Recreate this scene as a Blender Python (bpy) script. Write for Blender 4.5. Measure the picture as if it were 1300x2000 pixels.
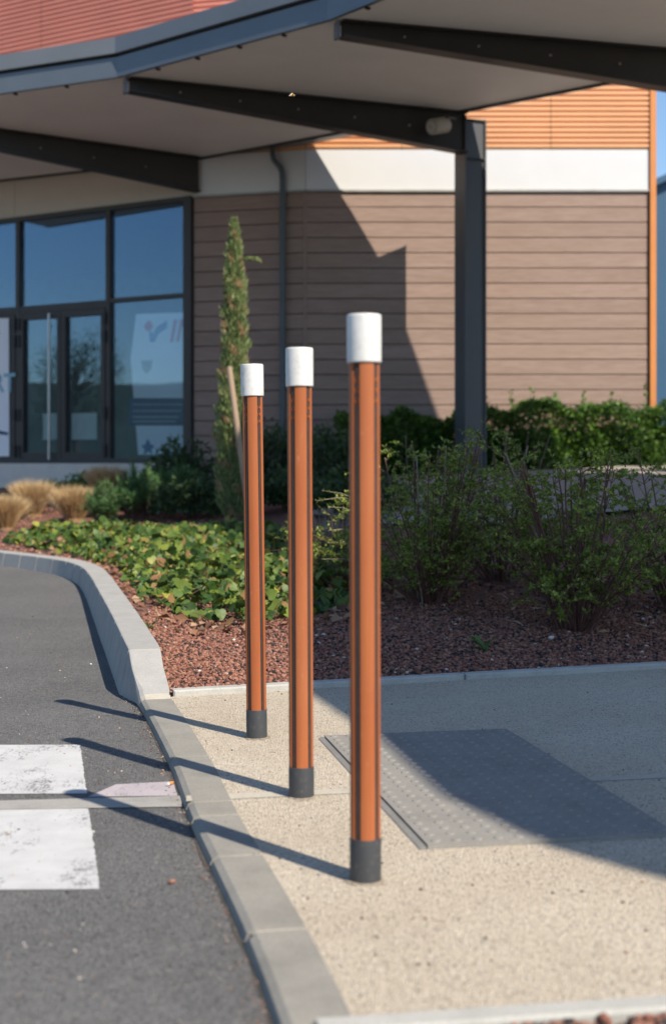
import bpy, math, random
import numpy as np
from mathutils import Vector, Matrix

random.seed(7)
RNG = np.random.default_rng(11)
scene = bpy.context.scene
for o in list(bpy.data.objects):
    bpy.data.objects.remove(o)
COL = scene.collection

# ------------------------------------------------------------------ camera
CAM_H = 0.89          # eye height above the pavement
FPX = 2778.0          # 50 mm lens on a 36 mm tall frame of 2000 px
cam_d = bpy.data.cameras.new('camera')
cam_d.lens = 50.0
cam_d.sensor_width = 36.0
cam_d.sensor_fit = 'AUTO'
cam_d.shift_y = -0.05
cam_d.clip_start = 0.05
cam_d.clip_end = 2000.0
cam_d.dof.use_dof = True
cam_d.dof.focus_distance = 5.3
cam_d.dof.aperture_fstop = 2.8
cam = bpy.data.objects.new('camera', cam_d)
cam.location = (0, 0, CAM_H)
cam.rotation_euler = (math.radians(90), 0, 0)
COL.objects.link(cam)
scene.camera = cam

# ------------------------------------------------------------------ sky, sun, exposure
SUN_DIR = Vector((0.632, -0.742, 1.0)).normalized()     # towards the sun
world = bpy.data.worlds.new('World')
scene.world = world
world.use_nodes = True
wn = world.node_tree
wn.nodes.clear()
w_out = wn.nodes.new('ShaderNodeOutputWorld')
w_bg = wn.nodes.new('ShaderNodeBackground')
w_sky = wn.nodes.new('ShaderNodeTexSky')
w_sky.sky_type = 'NISHITA'
w_sky.sun_disc = False
w_sky.sun_elevation = math.asin(SUN_DIR.z)
w_sky.sun_rotation = math.atan2(SUN_DIR.x, SUN_DIR.y)
w_sky.air_density = 1.0
w_sky.dust_density = 0.1
w_sky.ozone_density = 4.0
w_bg.inputs['Strength'].default_value = 0.125
wn.links.new(w_sky.outputs[0], w_bg.inputs['Color'])
wn.links.new(w_bg.outputs[0], w_out.inputs['Surface'])

sun_d = bpy.data.lights.new('sun', 'SUN')
sun_d.energy = 4.9
sun_d.angle = math.radians(0.53)
sun_d.color = (1.0, 0.91, 0.78)
sun = bpy.data.objects.new('sun', sun_d)
sun.rotation_euler = SUN_DIR.to_track_quat('Z', 'Y').to_euler()
sun.location = (8, -9, 14)
COL.objects.link(sun)

scene.view_settings.view_transform = 'Standard'
scene.view_settings.look = 'None'
scene.view_settings.exposure = 0.45
scene.view_settings.gamma = 1.0
scene.view_settings.use_curve_mapping = False
scene.render.engine = 'CYCLES'
scene.cycles.use_denoising = True
scene.cycles.max_bounces = 8
scene.cycles.diffuse_bounces = 4
scene.cycles.glossy_bounces = 4
scene.cycles.transparent_max_bounces = 12
scene.cycles.transmission_bounces = 6
scene.cycles.caustics_reflective = False
scene.cycles.caustics_refractive = False
scene.cycles.sample_clamp_indirect = 6.0

# ------------------------------------------------------------------ helpers
def G(px, py, z=0.0):
    """pixel of the 1300x2000 photo -> point on the level z"""
    y = (CAM_H - z) * FPX / (py - 900.0)
    return Vector(((px - 650.0) * y / FPX, y, z))

def P(px, py, y):
    """pixel -> point at depth y"""
    return Vector(((px - 650.0) * y / FPX, y, CAM_H + (900.0 - py) * y / FPX))

ORIG = {}

def tag(o, label=None, cat=None, group=None, kind=None):
    if label: o['label'] = label
    if cat: o['category'] = cat
    if group: o['group'] = group
    if kind: o['kind'] = kind
    return o

def empty(name, loc=(0, 0, 0), **kw):
    o = bpy.data.objects.new(name, None)
    o.location = loc
    o.empty_display_size = 0.1
    COL.objects.link(o)
    ORIG[o.name] = Vector(loc)
    return tag(o, **kw)

def link(name, me, parent=None, **kw):
    o = bpy.data.objects.new(name, me)
    COL.objects.link(o)
    if parent is not None:
        o.parent = parent
        ORIG[o.name] = ORIG.get(parent.name, Vector((0, 0, 0)))
    return tag(o, **kw)

def shade(me, smooth, angle=None):
    if smooth:
        me.polygons.foreach_set('use_smooth', np.ones(len(me.polygons), dtype=bool))
        if angle is not None:
            me.set_sharp_from_angle(angle=math.radians(angle))

class MB:
    """collects shapes (world coordinates) and links them as one mesh object"""
    def __init__(s):
        s.v = []; s.f = []
    def add(s, vs, fs):
        n = len(s.v)
        s.v += [Vector(v) for v in vs]
        s.f += [tuple(i + n for i in f) for f in fs]
        return s
    def hexa(s, c):
        """c: 8 corners, bottom 4 ccw then top 4 ccw"""
        return s.add(c, [(3, 2, 1, 0), (4, 5, 6, 7), (0, 1, 5, 4), (1, 2, 6, 5), (2, 3, 7, 6), (3, 0, 4, 7)])
    def box(s, x0, x1, y0, y1, z0, z1):
        return s.hexa([(x0, y0, z0), (x1, y0, z0), (x1, y1, z0), (x0, y1, z0),
                       (x0, y0, z1), (x1, y0, z1), (x1, y1, z1), (x0, y1, z1)])
    def bbox(s, o, u, n, a0, a1, b0, b1, z0, z1, bev=0.0):
        """box in a vertical frame: o origin (x,y), u along, n outwards; optional bevel of the outer face"""
        def q(a, b, z): return (o[0] + u[0]*a + n[0]*b, o[1] + u[1]*a + n[1]*b, z)
        if bev <= 0:
            return s.hexa([q(a0, b1, z0), q(a1, b1, z0), q(a1, b0, z0), q(a0, b0, z0),
                           q(a0, b1, z1), q(a1, b1, z1), q(a1, b0, z1), q(a0, b0, z1)])
        e = bev
        vs = [q(a0, b0, z0), q(a1, b0, z0), q(a1, b0, z1), q(a0, b0, z1),
              q(a0, b1-e, z0), q(a1, b1-e, z0), q(a1, b1-e, z1), q(a0, b1-e, z1),
              q(a0+e, b1, z0+e), q(a1-e, b1, z0+e), q(a1-e, b1, z1-e), q(a0+e, b1, z1-e)]
        return s.add(vs, [(3, 2, 1, 0), (0, 1, 5, 4), (1, 2, 6, 5), (2, 3, 7, 6), (3, 0, 4, 7),
                          (4, 5, 9, 8), (5, 6, 10, 9), (6, 7, 11, 10), (7, 4, 8, 11), (8, 9, 10, 11)])
    def tube(s, pts, rad, n=8, cap=True):
        pts = [Vector(p) for p in pts]
        if not hasattr(rad, '__len__'): rad = [rad] * len(pts)
        base = len(s.v)
        for i, p in enumerate(pts):
            d = (pts[min(i+1, len(pts)-1)] - pts[max(i-1, 0)]).normalized()
            a = d.orthogonal().normalized() if i == 0 else (pa - d * pa.dot(d)).normalized()
            pa = a
            b = d.cross(a)
            for k in range(n):
                t = 2*math.pi*k/n
                s.v.append(p + (a*math.cos(t) + b*math.sin(t)) * rad[i])
        for i in range(len(pts)-1):
            for k in range(n):
                k2 = (k+1) % n
                s.f.append((base+i*n+k, base+i*n+k2, base+(i+1)*n+k2, base+(i+1)*n+k))
        if cap:
            s.f.append(tuple(base+k for k in range(n))[::-1])
            e = base+(len(pts)-1)*n
            s.f.append(tuple(e+k for k in range(n)))
        return s
    def lathe(s, prof, n=32, o=(0, 0, 0)):
        base = len(s.v)
        o = Vector(o)
        for r, z in prof:
            for k in range(n):
                t = 2*math.pi*k/n
                s.v.append(o + Vector((r*math.cos(t), r*math.sin(t), z)))
        for i in range(len(prof)-1):
            for k in range(n):
                k2 = (k+1) % n
                s.f.append((base+i*n+k, base+i*n+k2, base+(i+1)*n+k2, base+(i+1)*n+k))
        s.f.append(tuple(base+k for k in range(n))[::-1])
        e = base+(len(prof)-1)*n
        s.f.append(tuple(e+k for k in range(n)))
        return s
    def prism(s, poly, z0, z1):
        n = len(poly)
        vs = [(p[0], p[1], z0) for p in poly] + [(p[0], p[1], z1) for p in poly]
        return s.add(vs, [tuple(range(n))[::-1], tuple(range(n, 2*n))] +
                     [(i, (i+1) % n, n+(i+1) % n, n+i) for i in range(n)])
    def build(s, name, mat, parent=None, smooth=False, angle=None, bevel=0.0, **kw):
        o3 = ORIG.get(parent.name, Vector((0, 0, 0))) if parent is not None else Vector((0, 0, 0))
        me = bpy.data.meshes.new(name)
        me.from_pydata([tuple(v - o3) for v in s.v], [], s.f)
        me.materials.append(mat)
        shade(me, smooth, angle)
        me.update()
        o = link(name, me, parent, **kw)
        if bevel > 0:
            m = o.modifiers.new('bevel', 'BEVEL'); m.width = bevel; m.segments = 2; m.limit_method = 'ANGLE'
        return o

def np_mesh(name, v, f, mat, tint=None, smooth=False):
    v = np.asarray(v, dtype=np.float32); f = np.asarray(f, dtype=np.int32)
    me = bpy.data.meshes.new(name)
    me.vertices.add(len(v)); me.vertices.foreach_set('co', v.ravel())
    k = f.shape[1]
    me.loops.add(f.size); me.loops.foreach_set('vertex_index', f.ravel())
    me.polygons.add(len(f))
    me.polygons.foreach_set('loop_start', np.arange(len(f), dtype=np.int32)*k)
    if smooth: me.polygons.foreach_set('use_smooth', np.ones(len(f), dtype=bool))
    me.materials.append(mat)
    me.update(calc_edges=True)
    if tint is not None:
        a = me.attributes.new('tint', 'FLOAT', 'POINT')
        a.data.foreach_set('value', np.asarray(tint, dtype=np.float32))
    return me

def unit(a):
    return a / np.maximum(np.linalg.norm(a, axis=1, keepdims=True), 1e-9)

def leaf_arrays(c, d, nrm, ln, wd, tint, fold=0.18, kite=0.45):
    """one folded kite per leaf: base, left, tip, right"""
    c = np.asarray(c, float); n = len(c)
    d = unit(np.asarray(d, float)); nrm = np.asarray(nrm, float)
    s = unit(np.cross(d, nrm)); up = np.cross(s, d)
    ln = np.broadcast_to(np.asarray(ln, float), (n,))[:, None]
    wd = np.broadcast_to(np.asarray(wd, float), (n,))[:, None]
    v = np.empty((n, 4, 3))
    v[:, 0] = c
    m = c + d*ln*kite
    v[:, 1] = m + s*wd*0.5 + up*wd*fold
    v[:, 2] = c + d*ln
    v[:, 3] = m - s*wd*0.5 + up*wd*fold
    f = np.arange(n*4).reshape(n, 4)
    f = np.concatenate([f[:, [0, 1, 2]], f[:, [0, 2, 3]]])
    return v.reshape(-1, 3), f, np.repeat(np.asarray(tint, float), 4)

def rand_dirs(n, up=0.0):
    a = RNG.normal(size=(n, 3)); a[:, 2] += up
    return unit(a)

# ------------------------------------------------------------------ materials
def new_mat(name):
    m = bpy.data.materials.new(name); m.use_nodes = True
    nt = m.node_tree
    b = nt.nodes['Principled BSDF']
    return m, nt, b

def N(nt, t, **kw):
    n = nt.nodes.new(t)
    for k, v in kw.items():
        if hasattr(n, k) and not k[0].isupper(): setattr(n, k, v)
        else: n.inputs[k].default_value = v
    return n

def ramp(nt, fac, stops, mode='LINEAR'):
    r = nt.nodes.new('ShaderNodeValToRGB'); cr = r.color_ramp; cr.interpolation = mode
    while len(cr.elements) < len(stops): cr.elements.new(0.5)
    for e, (p, c) in zip(cr.elements, stops):
        e.position = p; e.color = (c[0], c[1], c[2], 1) if hasattr(c, '__len__') else (c, c, c, 1)
    nt.links.new(fac, r.inputs['Fac'])
    return r.outputs['Color']

def mixc(nt, fac, a, b, mode='MIX'):
    m = nt.nodes.new('ShaderNodeMix'); m.data_type = 'RGBA'; m.blend_type = mode
    for sock, val in ((m.inputs[0], fac), (m.inputs[6], a), (m.inputs[7], b)):
        if isinstance(val, bpy.types.NodeSocket): nt.links.new(val, sock)
        elif hasattr(val, '__len__'): sock.default_value = (val[0], val[1], val[2], 1)
        else: sock.default_value = val
    return m.outputs[2]

def coords(nt, scale=(1, 1, 1), world=False):
    if world:
        g = nt.nodes.new('ShaderNodeNewGeometry'); src = g.outputs['Position']
    else:
        g = nt.nodes.new('ShaderNodeTexCoord'); src = g.outputs['Object']
    mp = nt.nodes.new('ShaderNodeMapping'); mp.inputs['Scale'].default_value = scale
    nt.links.new(src, mp.inputs['Vector'])
    return mp.outputs['Vector']

def noise(nt, vec, scale, detail=4, rough=0.55):
    n = N(nt, 'ShaderNodeTexNoise', Scale=scale, Detail=detail, Roughness=rough)
    nt.links.new(vec, n.inputs['Vector'])
    return n.outputs['Fac']

def voro(nt, vec, scale, out='Color', feature='F1'):
    n = nt.nodes.new('ShaderNodeTexVoronoi'); n.feature = feature
    n.inputs['Scale'].default_value = scale
    nt.links.new(vec, n.inputs['Vector'])
    return n.outputs[out]

def bump(nt, b, h, strength=0.3, dist=0.01):
    n = N(nt, 'ShaderNodeBump', Strength=strength, Distance=dist)
    nt.links.new(h, n.inputs['Height'])
    nt.links.new(n.outputs['Normal'], b.inputs['Normal'])

def plain(name, c, rough=0.5, metal=0.0, var=0.12, vscale=6.0, bmp=0.0, bscale=60, spec=0.5, stretch=(1, 1, 1)):
    m, nt, b = new_mat(name)
    v = coords(nt, stretch)
    f = noise(nt, v, vscale, 5)
    lo = [x*(1-var) for x in c]; hi = [min(1, x*(1+var)) for x in c]
    nt.links.new(ramp(nt, f, [(0.3, lo), (0.7, hi)]), b.inputs['Base Color'])
    b.inputs['Roughness'].default_value = rough
    b.inputs['Metallic'].default_value = metal
    b.inputs['Specular IOR Level'].default_value = spec
    if bmp > 0: bump(nt, b, noise(nt, v, bscale, 4), bmp, 0.004)
    return m

M = {}
def aggregate(name, cols, dark, scale, patch, dirt):
    m, nt, b = new_mat(name)
    v = coords(nt, world=True)
    vc = voro(nt, v, scale)
    sep = nt.nodes.new('ShaderNodeSeparateColor'); nt.links.new(vc, sep.inputs[0])
    col = ramp(nt, sep.outputs[0], cols, 'CONSTANT')
    # small dark stones between the pale ones
    v2 = voro(nt, v, scale*0.8)
    sep2 = nt.nodes.new('ShaderNodeSeparateColor'); nt.links.new(v2, sep2.inputs[0])
    spot = ramp(nt, sep2.outputs[1], [(0.0, 0), (0.915, 1)], 'CONSTANT')
    col = mixc(nt, spot, col, dark)
    big = noise(nt, v, 1.4, 5, 0.6)
    col = mixc(nt, ramp(nt, big, [(0.3, 0.0), (0.75, 1.0)]), col, mixc(nt, 1.0, col, patch, 'MULTIPLY'))
    mid = noise(nt, v, 28.0, 3, 0.6)
    col = mixc(nt, ramp(nt, mid, [(0.35, 0.0), (0.7, dirt)]), col, mixc(nt, 1.0, col, (0.55, 0.5, 0.45), 'MULTIPLY'))
    nt.links.new(col, b.inputs['Base Color'])
    b.inputs['Roughness'].default_value = 0.9
    b.inputs['Specular IOR Level'].default_value = 0.25
    h = voro(nt, v, scale*0.9, 'Distance')
    bump(nt, b, h, 0.9, 0.006)
    return m

M['paving'] = aggregate('exposed_aggregate', [(0, (0.55, 0.465, 0.355)), (0.2, (0.65, 0.565, 0.44)), (0.5, (0.70, 0.615, 0.485)), (0.75, (0.59, 0.505, 0.385)), (0.9, (0.76, 0.685, 0.565))],
                        (0.30, 0.255, 0.205), 270, (0.84, 0.81, 0.77), 0.14)
M['asphalt'] = aggregate('asphalt', [(0, (0.15, 0.147, 0.142)), (0.25, (0.19, 0.187, 0.181)), (0.55, (0.17, 0.167, 0.161)), (0.8, (0.235, 0.229, 0.217)), (0.96, (0.34, 0.32, 0.28))],
                         (0.085, 0.083, 0.08), 260, (0.76, 0.76, 0.77), 0.3)
M['path'] = aggregate('path_concrete', [(0, (0.38, 0.34, 0.29)), (0.4, (0.44, 0.39, 0.33)), (0.8, (0.40, 0.36, 0.31))], (0.22, 0.2, 0.18), 120, (0.85, 0.85, 0.85), 0.3)

def concrete(name, c, stain=0.35):
    m, nt, b = new_mat(name)
    v = coords(nt, world=True)
    a = noise(nt, v, 7.0, 8, 0.65)
    f = noise(nt, v, 160.0, 3, 0.6)
    col = ramp(nt, a, [(0.25, [x*(1-stain) for x in c]), (0.5, c), (0.8, [x*1.12 for x in c])])
    col = mixc(nt, ramp(nt, f, [(0.35, 0.28), (0.6, 0.0)]), col, [x*0.5 for x in c])
    nt.links.new(col, b.inputs['Base Color'])
    b.inputs['Roughness'].default_value = 0.9
    b.inputs['Specular IOR Level'].default_value = 0.25
    h = noise(nt, v, 220.0, 4, 0.6)
    bump(nt, b, h, 0.35, 0.004)
    return m
M['kerb'] = concrete('kerb_concrete', (0.285, 0.268, 0.232), 0.22)
M['kerb_pale'] = concrete('kerb_concrete_pale', (0.375, 0.365, 0.34), 0.15)
M['mortar'] = concrete('joint_mortar', (0.50, 0.455, 0.37), 0.2)
M['border'] = concrete('border_concrete', (0.44, 0.43, 0.39), 0.2)
M['strip'] = concrete('cement_strip', (0.34, 0.325, 0.295), 0.3)
M['strip_pav'] = concrete('pavement_cement_strip', (0.48, 0.435, 0.355), 0.35)
M['sill'] = concrete('sill_concrete', (0.74, 0.69, 0.60), 0.12)
M['soil'] = plain('bed_soil', (0.16, 0.075, 0.052), 0.95, var=0.5, vscale=40, bmp=0.8, bscale=90)
M['ground'] = plain('far_ground', (0.10, 0.10, 0.09), 0.95, var=0.3, vscale=0.3)

def road_paint(name, c, wear):
    m, nt, b = new_mat(name)
    v = coords(nt, world=True)
    vs_ = coords(nt, (1.0, 0.42, 1.0), world=True)
    f = noise(nt, vs_, 150.0, 4, 0.75)
    g = noise(nt, vs_, 8.0, 5, 0.65)
    add = nt.nodes.new('ShaderNodeMath'); add.operation = 'MULTIPLY_ADD'
    nt.links.new(g, add.inputs[0]); add.inputs[1].default_value = 0.9
    nt.links.new(f, add.inputs[2])
    fac = ramp(nt, add.outputs[0], [(wear-0.05, 0.1), (wear+0.05, 1)])
    sc = noise(nt, v, 13.0, 5, 0.6)
    pc = ramp(nt, sc, [(0.3, [x*0.86 for x in c]), (0.7, c)])
    nt.links.new(mixc(nt, fac, (0.13, 0.128, 0.125), pc), b.inputs['Base Color'])
    b.inputs['Roughness'].default_value = 0.8
    b.inputs['Specular IOR Level'].default_value = 0.3
    bump(nt, b, noise(nt, v, 170, 3), 0.4, 0.003)
    return m
M['paint'] = road_paint('white_road_paint', (0.54, 0.535, 0.52), 0.81)
M['paint_worn'] = road_paint('worn_mauve_paint', (0.44, 0.39, 0.40), 0.84)

# bollard
def bollard_wood():
    m, nt, b = new_mat('oiled_orange_strip')
    v = coords(nt, (1, 1, 0.05), world=True)
    f = noise(nt, v, 120, 5, 0.6)
    g = noise(nt, coords(nt, (1, 1, 0.35), world=True), 7, 5, 0.65)
    col = ramp(nt, f, [(0.25, (0.335, 0.093, 0.029)), (0.6, (0.375, 0.112, 0.036)), (0.85, (0.415, 0.133, 0.046))])
    col = mixc(nt, ramp(nt, g, [(0.3, 0.5), (0.62, 0.0)]), col, (0.30, 0.072, 0.025))
    fade = noise(nt, coords(nt, (1, 1, 0.6), world=True), 3.1, 3, 0.5)
    col = mixc(nt, ramp(nt, fade, [(0.45, 0.0), (0.75, 0.35)]), col, (0.49, 0.185, 0.075))
    sc = noise(nt, coords(nt, (1, 1, 0.22), world=True), 85, 6, 0.85)
    col = mixc(nt, ramp(nt, sc, [(0.615, 0.0), (0.68, 0.45)]), col, (0.60, 0.38, 0.27))
    dk = noise(nt, coords(nt, (1, 1, 0.8), world=True), 30, 4, 0.8)
    col = mixc(nt, ramp(nt, dk, [(0.68, 0.0), (0.76, 0.6)]), col, (0.10, 0.04, 0.02))
    nt.links.new(col, b.inputs['Base Color'])
    nt.links.new(ramp(nt, g, [(0.3, 0.62), (0.7, 0.45)]), b.inputs['Roughness'])
    b.inputs['Specular IOR Level'].default_value = 0.3
    bump(nt, b, f, 0.12, 0.002)
    return m
def smudged(name, c, dirt, rough, lo, hi, amt, scale):
    m, nt, b = new_mat(name)
    v = coords(nt, world=True)
    f = noise(nt, v, scale, 6, 0.75)
    col = mixc(nt, ramp(nt, f, [(lo, 0.0), (hi, amt)]), c, dirt)
    nt.links.new(col, b.inputs['Base Color'])
    b.inputs['Roughness'].default_value = rough
    bump(nt, b, noise(nt, v, scale*6, 3), 0.12, 0.002)
    return m
M['strip_wood'] = bollard_wood()
M['cap'] = smudged('white_cap_plastic', (0.66, 0.65, 0.61), (0.36, 0.33, 0.28), 0.45, 0.50, 0.74, 0.5, 38)
M['collar'] = smudged('dark_collar_plastic', (0.042, 0.044, 0.047), (0.24, 0.20, 0.15), 0.55, 0.55, 0.85, 0.5, 55)
M['rail'] = plain('dark_core_rail', (0.045, 0.044, 0.044), 0.45, var=0.2, vscale=30)
M['core'] = plain('black_core', (0.012, 0.012, 0.013), 0.7)

# building
def plank_mat():
    m, nt, b = new_mat('brown_wood_board')
    oi = nt.nodes.new('ShaderNodeObjectInfo')
    v = coords(nt, (0.12, 0.12, 1.0), world=True)
    ad = nt.nodes.new('ShaderNodeVectorMath'); ad.operation = 'ADD'
    cm = nt.nodes.new('ShaderNodeCombineXYZ'); ml = nt.nodes.new('ShaderNodeMath'); ml.operation = 'MULTIPLY'
    nt.links.new(oi.outputs['Random'], ml.inputs[0]); ml.inputs[1].default_value = 37.0
    nt.links.new(ml.outputs[0], cm.inputs[0])
    nt.links.new(v, ad.inputs[0]); nt.links.new(cm.outputs[0], ad.inputs[1])
    f = noise(nt, ad.outputs[0], 34, 7, 0.65)
    g = noise(nt, ad.outputs[0], 5, 3, 0.5)
    col = ramp(nt, f, [(0.25, (0.28, 0.19, 0.15)), (0.5, (0.35, 0.248, 0.20)), (0.8, (0.425, 0.315, 0.262))])
    col = mixc(nt, ramp(nt, g, [(0.35, 0.5), (0.65, 0)]), col, (0.31, 0.22, 0.17))
    tn = ramp(nt, oi.outputs['Random'], [(0, 0.93), (1, 1.05)])
    col = mixc(nt, 1.0, col, tn, 'MULTIPLY')
    nt.links.new(col, b.inputs['Base Color'])
    b.inputs['Roughness'].default_value = 0.8
    b.inputs['Specular IOR Level'].default_value = 0.25
    bump(nt, b, f, 0.35, 0.006)
    return m
M['plank'] = plank_mat()
M['plank_gap'] = plain('board_backing', (0.07, 0.052, 0.042), 0.9)
M['white_band'] = plain('white_panel', (0.72, 0.715, 0.70), 0.45, var=0.02, vscale=3)
M['cream'] = plain('cream_panel', (0.60, 0.54, 0.45), 0.6, var=0.03, vscale=3)
M['orange_metal'] = plain('orange_cladding', (0.80, 0.42, 0.20), 0.42, var=0.05, vscale=2, spec=0.5)
M['red_metal'] = plain('red_cladding', (0.72, 0.27, 0.185), 0.45, var=0.05, vscale=2)
M['trim_orange'] = plain('orange_trim', (0.66, 0.25, 0.07), 0.45, var=0.04)
M['flashing'] = plain('grey_flashing', (0.42, 0.41, 0.38), 0.5)
M['frame'] = plain('brown_grey_frame', (0.052, 0.046, 0.041), 0.5, var=0.08)
M['hinge'] = plain('black_hinge', (0.012, 0.012, 0.013), 0.5)
M['steel_handle'] = plain('brushed_handle', (0.45, 0.45, 0.45), 0.35, 0.9)
M['pipe'] = plain('grey_downpipe', (0.085, 0.10, 0.105), 0.45)
M['beam'] = plain('charcoal_beam', (0.030, 0.027, 0.025), 0.45, var=0.12, vscale=4)
M['column'] = plain('anthracite_column', (0.085, 0.088, 0.092), 0.45, var=0.08, vscale=3)
M['fascia'] = plain('slate_fascia', (0.115, 0.135, 0.155), 0.32, var=0.06, vscale=2, metal=0.0, spec=0.6)
M['coping'] = plain('slate_coping', (0.17, 0.18, 0.19), 0.35, var=0.06, vscale=2, spec=0.6)
M['gap'] = plain('dark_recess', (0.012, 0.012, 0.012), 0.8)
M['ceiling'] = plain('pale_grey_soffit', (0.82, 0.81, 0.79), 0.6, var=0.05, vscale=1.2)
M['roof'] = plain('grey_roof_sheet', (0.25, 0.25, 0.25), 0.6)
M['bolt'] = plain('zinc_bolt', (0.55, 0.53, 0.5), 0.4, 0.6)
M['lamp'] = plain('beige_lamp_housing', (0.40, 0.37, 0.31), 0.45)
M['lens'] = plain('lamp_lens', (0.55, 0.55, 0.5), 0.15)
M['blue_shed'] = plain('blue_sheet_metal', (0.035, 0.10, 0.17), 0.5, var=0.05, vscale=0.5)
M['room'] = plain('dark_interior', (0.10, 0.10, 0.10), 0.8)
M['poster'] = plain('white_poster', (0.84, 0.86, 0.88), 0.6, var=0.02)
M['sheet'] = plain('pale_notice_paper', (0.62, 0.66, 0.60), 0.7, var=0.05)
M['ink_navy'] = plain('navy_ink', (0.02, 0.05, 0.14), 0.6)
M['ink_blue'] = plain('blue_ink', (0.08, 0.16, 0.36), 0.6)
M['ink_red'] = plain('red_ink', (0.62, 0.06, 0.10), 0.6)
M['ink_teal'] = plain('pale_teal_ink', (0.25, 0.50, 0.55), 0.6)
M['ink_grey'] = plain('grey_ink', (0.25, 0.27, 0.30), 0.6)
M['tactile'] = concrete('tactile_rubber', (0.27, 0.255, 0.228), 0.18)

def glass():
    m = bpy.data.materials.new('tinted_glass'); m.use_nodes = True
    nt = m.node_tree; nt.nodes.clear()
    o = nt.nodes.new('ShaderNodeOutputMaterial')
    g = N(nt, 'ShaderNodeBsdfGlossy', Roughness=0.015); g.inputs['Color'].default_value = (0.50, 0.72, 0.95, 1)
    t = nt.nodes.new('ShaderNodeBsdfTransparent'); t.inputs['Color'].default_value = (0.88, 0.94, 0.96, 1)
    lw = N(nt, 'ShaderNodeLayerWeight', Blend=0.25)
    mx = nt.nodes.new('ShaderNodeMixShader')
    rm = nt.nodes.new('ShaderNodeMapRange'); rm.inputs['To Min'].default_value = 0.075; rm.inputs['To Max'].default_value = 0.6
    nt.links.new(lw.outputs['Facing'], rm.inputs['Value'])
    nt.links.new(rm.outputs[0], mx.inputs[0]); nt.links.new(t.outputs[0], mx.inputs[1]); nt.links.new(g.outputs[0], mx.inputs[2])
    nt.links.new(mx.outputs[0], o.inputs['Surface'])
    return m
M['glass'] = glass()

def foliage(name, stops, rough=0.5, trans=0.25, spec=0.4):
    m, nt, b = new_mat(name)
    a = nt.nodes.new('ShaderNodeAttribute'); a.attribute_name = 'tint'
    col = ramp(nt, a.outputs['Fac'], stops)
    nt.links.new(col, b.inputs['Base Color'])
    b.inputs['Roughness'].default_value = rough
    b.inputs['Specular IOR Level'].default_value = spec
    tr = nt.nodes.new('ShaderNodeBsdfTranslucent'); nt.links.new(col, tr.inputs['Color'])
    mx = nt.nodes.new('ShaderNodeMixShader'); mx.inputs[0].default_value = trans
    out = nt.nodes['Material Output']
    nt.links.new(b.outputs[0], mx.inputs[1]); nt.links.new(tr.outputs[0], mx.inputs[2])
    nt.links.new(mx.outputs[0], out.inputs['Surface'])
    return m
M['ivy'] = foliage('ivy_leaf', [(0, (0.018, 0.050, 0.012)), (0.35, (0.07, 0.13, 0.025)), (0.7, (0.18, 0.235, 0.038)), (0.9, (0.34, 0.33, 0.055)), (0.97, (0.28, 0.17, 0.07)), (1, (0.25, 0.12, 0.06))], 0.48, 0.22, 0.35)
M['shrub'] = foliage('shrub_leaf', [(0, (0.09, 0.145, 0.028)), (0.5, (0.235, 0.305, 0.052)), (1, (0.43, 0.48, 0.10))], 0.5, 0.4)
M['hedge'] = foliage('hedge_leaf', [(0, (0.02, 0.05, 0.012)), (0.5, (0.06, 0.14, 0.02)), (1, (0.15, 0.26, 0.03))], 0.5, 0.25)
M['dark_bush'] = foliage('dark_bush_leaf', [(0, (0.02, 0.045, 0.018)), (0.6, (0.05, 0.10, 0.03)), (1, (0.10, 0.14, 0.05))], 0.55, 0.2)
M['needle'] = foliage('pine_needle', [(0, (0.03, 0.08, 0.03)), (0.5, (0.075, 0.17, 0.05)), (1, (0.15, 0.26, 0.08))], 0.5, 0.15)
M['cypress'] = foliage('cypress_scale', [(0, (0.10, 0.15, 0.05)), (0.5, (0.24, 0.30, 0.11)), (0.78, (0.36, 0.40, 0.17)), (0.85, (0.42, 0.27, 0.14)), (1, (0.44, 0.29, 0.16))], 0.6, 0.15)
M['straw'] = foliage('straw_blade', [(0, (0.34, 0.20, 0.09)), (0.5, (0.60, 0.42, 0.21)), (1, (0.74, 0.58, 0.34))], 0.6, 0.25)
M['greytwig'] = foliage('grey_twig_blade', [(0, (0.16, 0.12, 0.10)), (1, (0.36, 0.29, 0.24))], 0.7, 0.1)
M['weed'] = foliage('weed_leaf', [(0, (0.08, 0.18, 0.05)), (1, (0.17, 0.32, 0.08))], 0.5, 0.3)
M['litter'] = foliage('dead_leaf', [(0, (0.16, 0.07, 0.04)), (0.5, (0.33, 0.17, 0.09)), (1, (0.46, 0.31, 0.2))], 0.7, 0.15)
M['stone'] = foliage('lava_stone', [(0, (0.030, 0.028, 0.030)), (0.12, (0.05, 0.042, 0.04)), (0.22, (0.17, 0.072, 0.050)), (0.6, (0.275, 0.125, 0.086)), (0.85, (0.35, 0.18, 0.125)), (0.96, (0.36, 0.25, 0.17)), (1, (0.62, 0.58, 0.52))], 0.9, 0.0, 0.2)
M['stem'] = plain('red_brown_stem', (0.12, 0.052, 0.038), 0.65, var=0.3, vscale=30)
M['stem_pale'] = plain('pale_bark', (0.27, 0.21, 0.15), 0.8, var=0.3, vscale=30)
M['trunk'] = plain('grey_brown_bark', (0.10, 0.07, 0.05), 0.85, var=0.3, vscale=30)
M['stake'] = plain('pale_stake_wood', (0.36, 0.255, 0.17), 0.75, var=0.2, vscale=10, stretch=(1, 1, 0.1))

# ------------------------------------------------------------------ setting: ground, road
ROAD_Z = -0.025
MB().add([(-400, -400, -0.30), (400, -400, -0.30), (400, 400, -0.30), (-400, 400, -0.30)], [(0, 1, 2, 3)]).build('ground', M['ground'], kind='structure')

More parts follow.
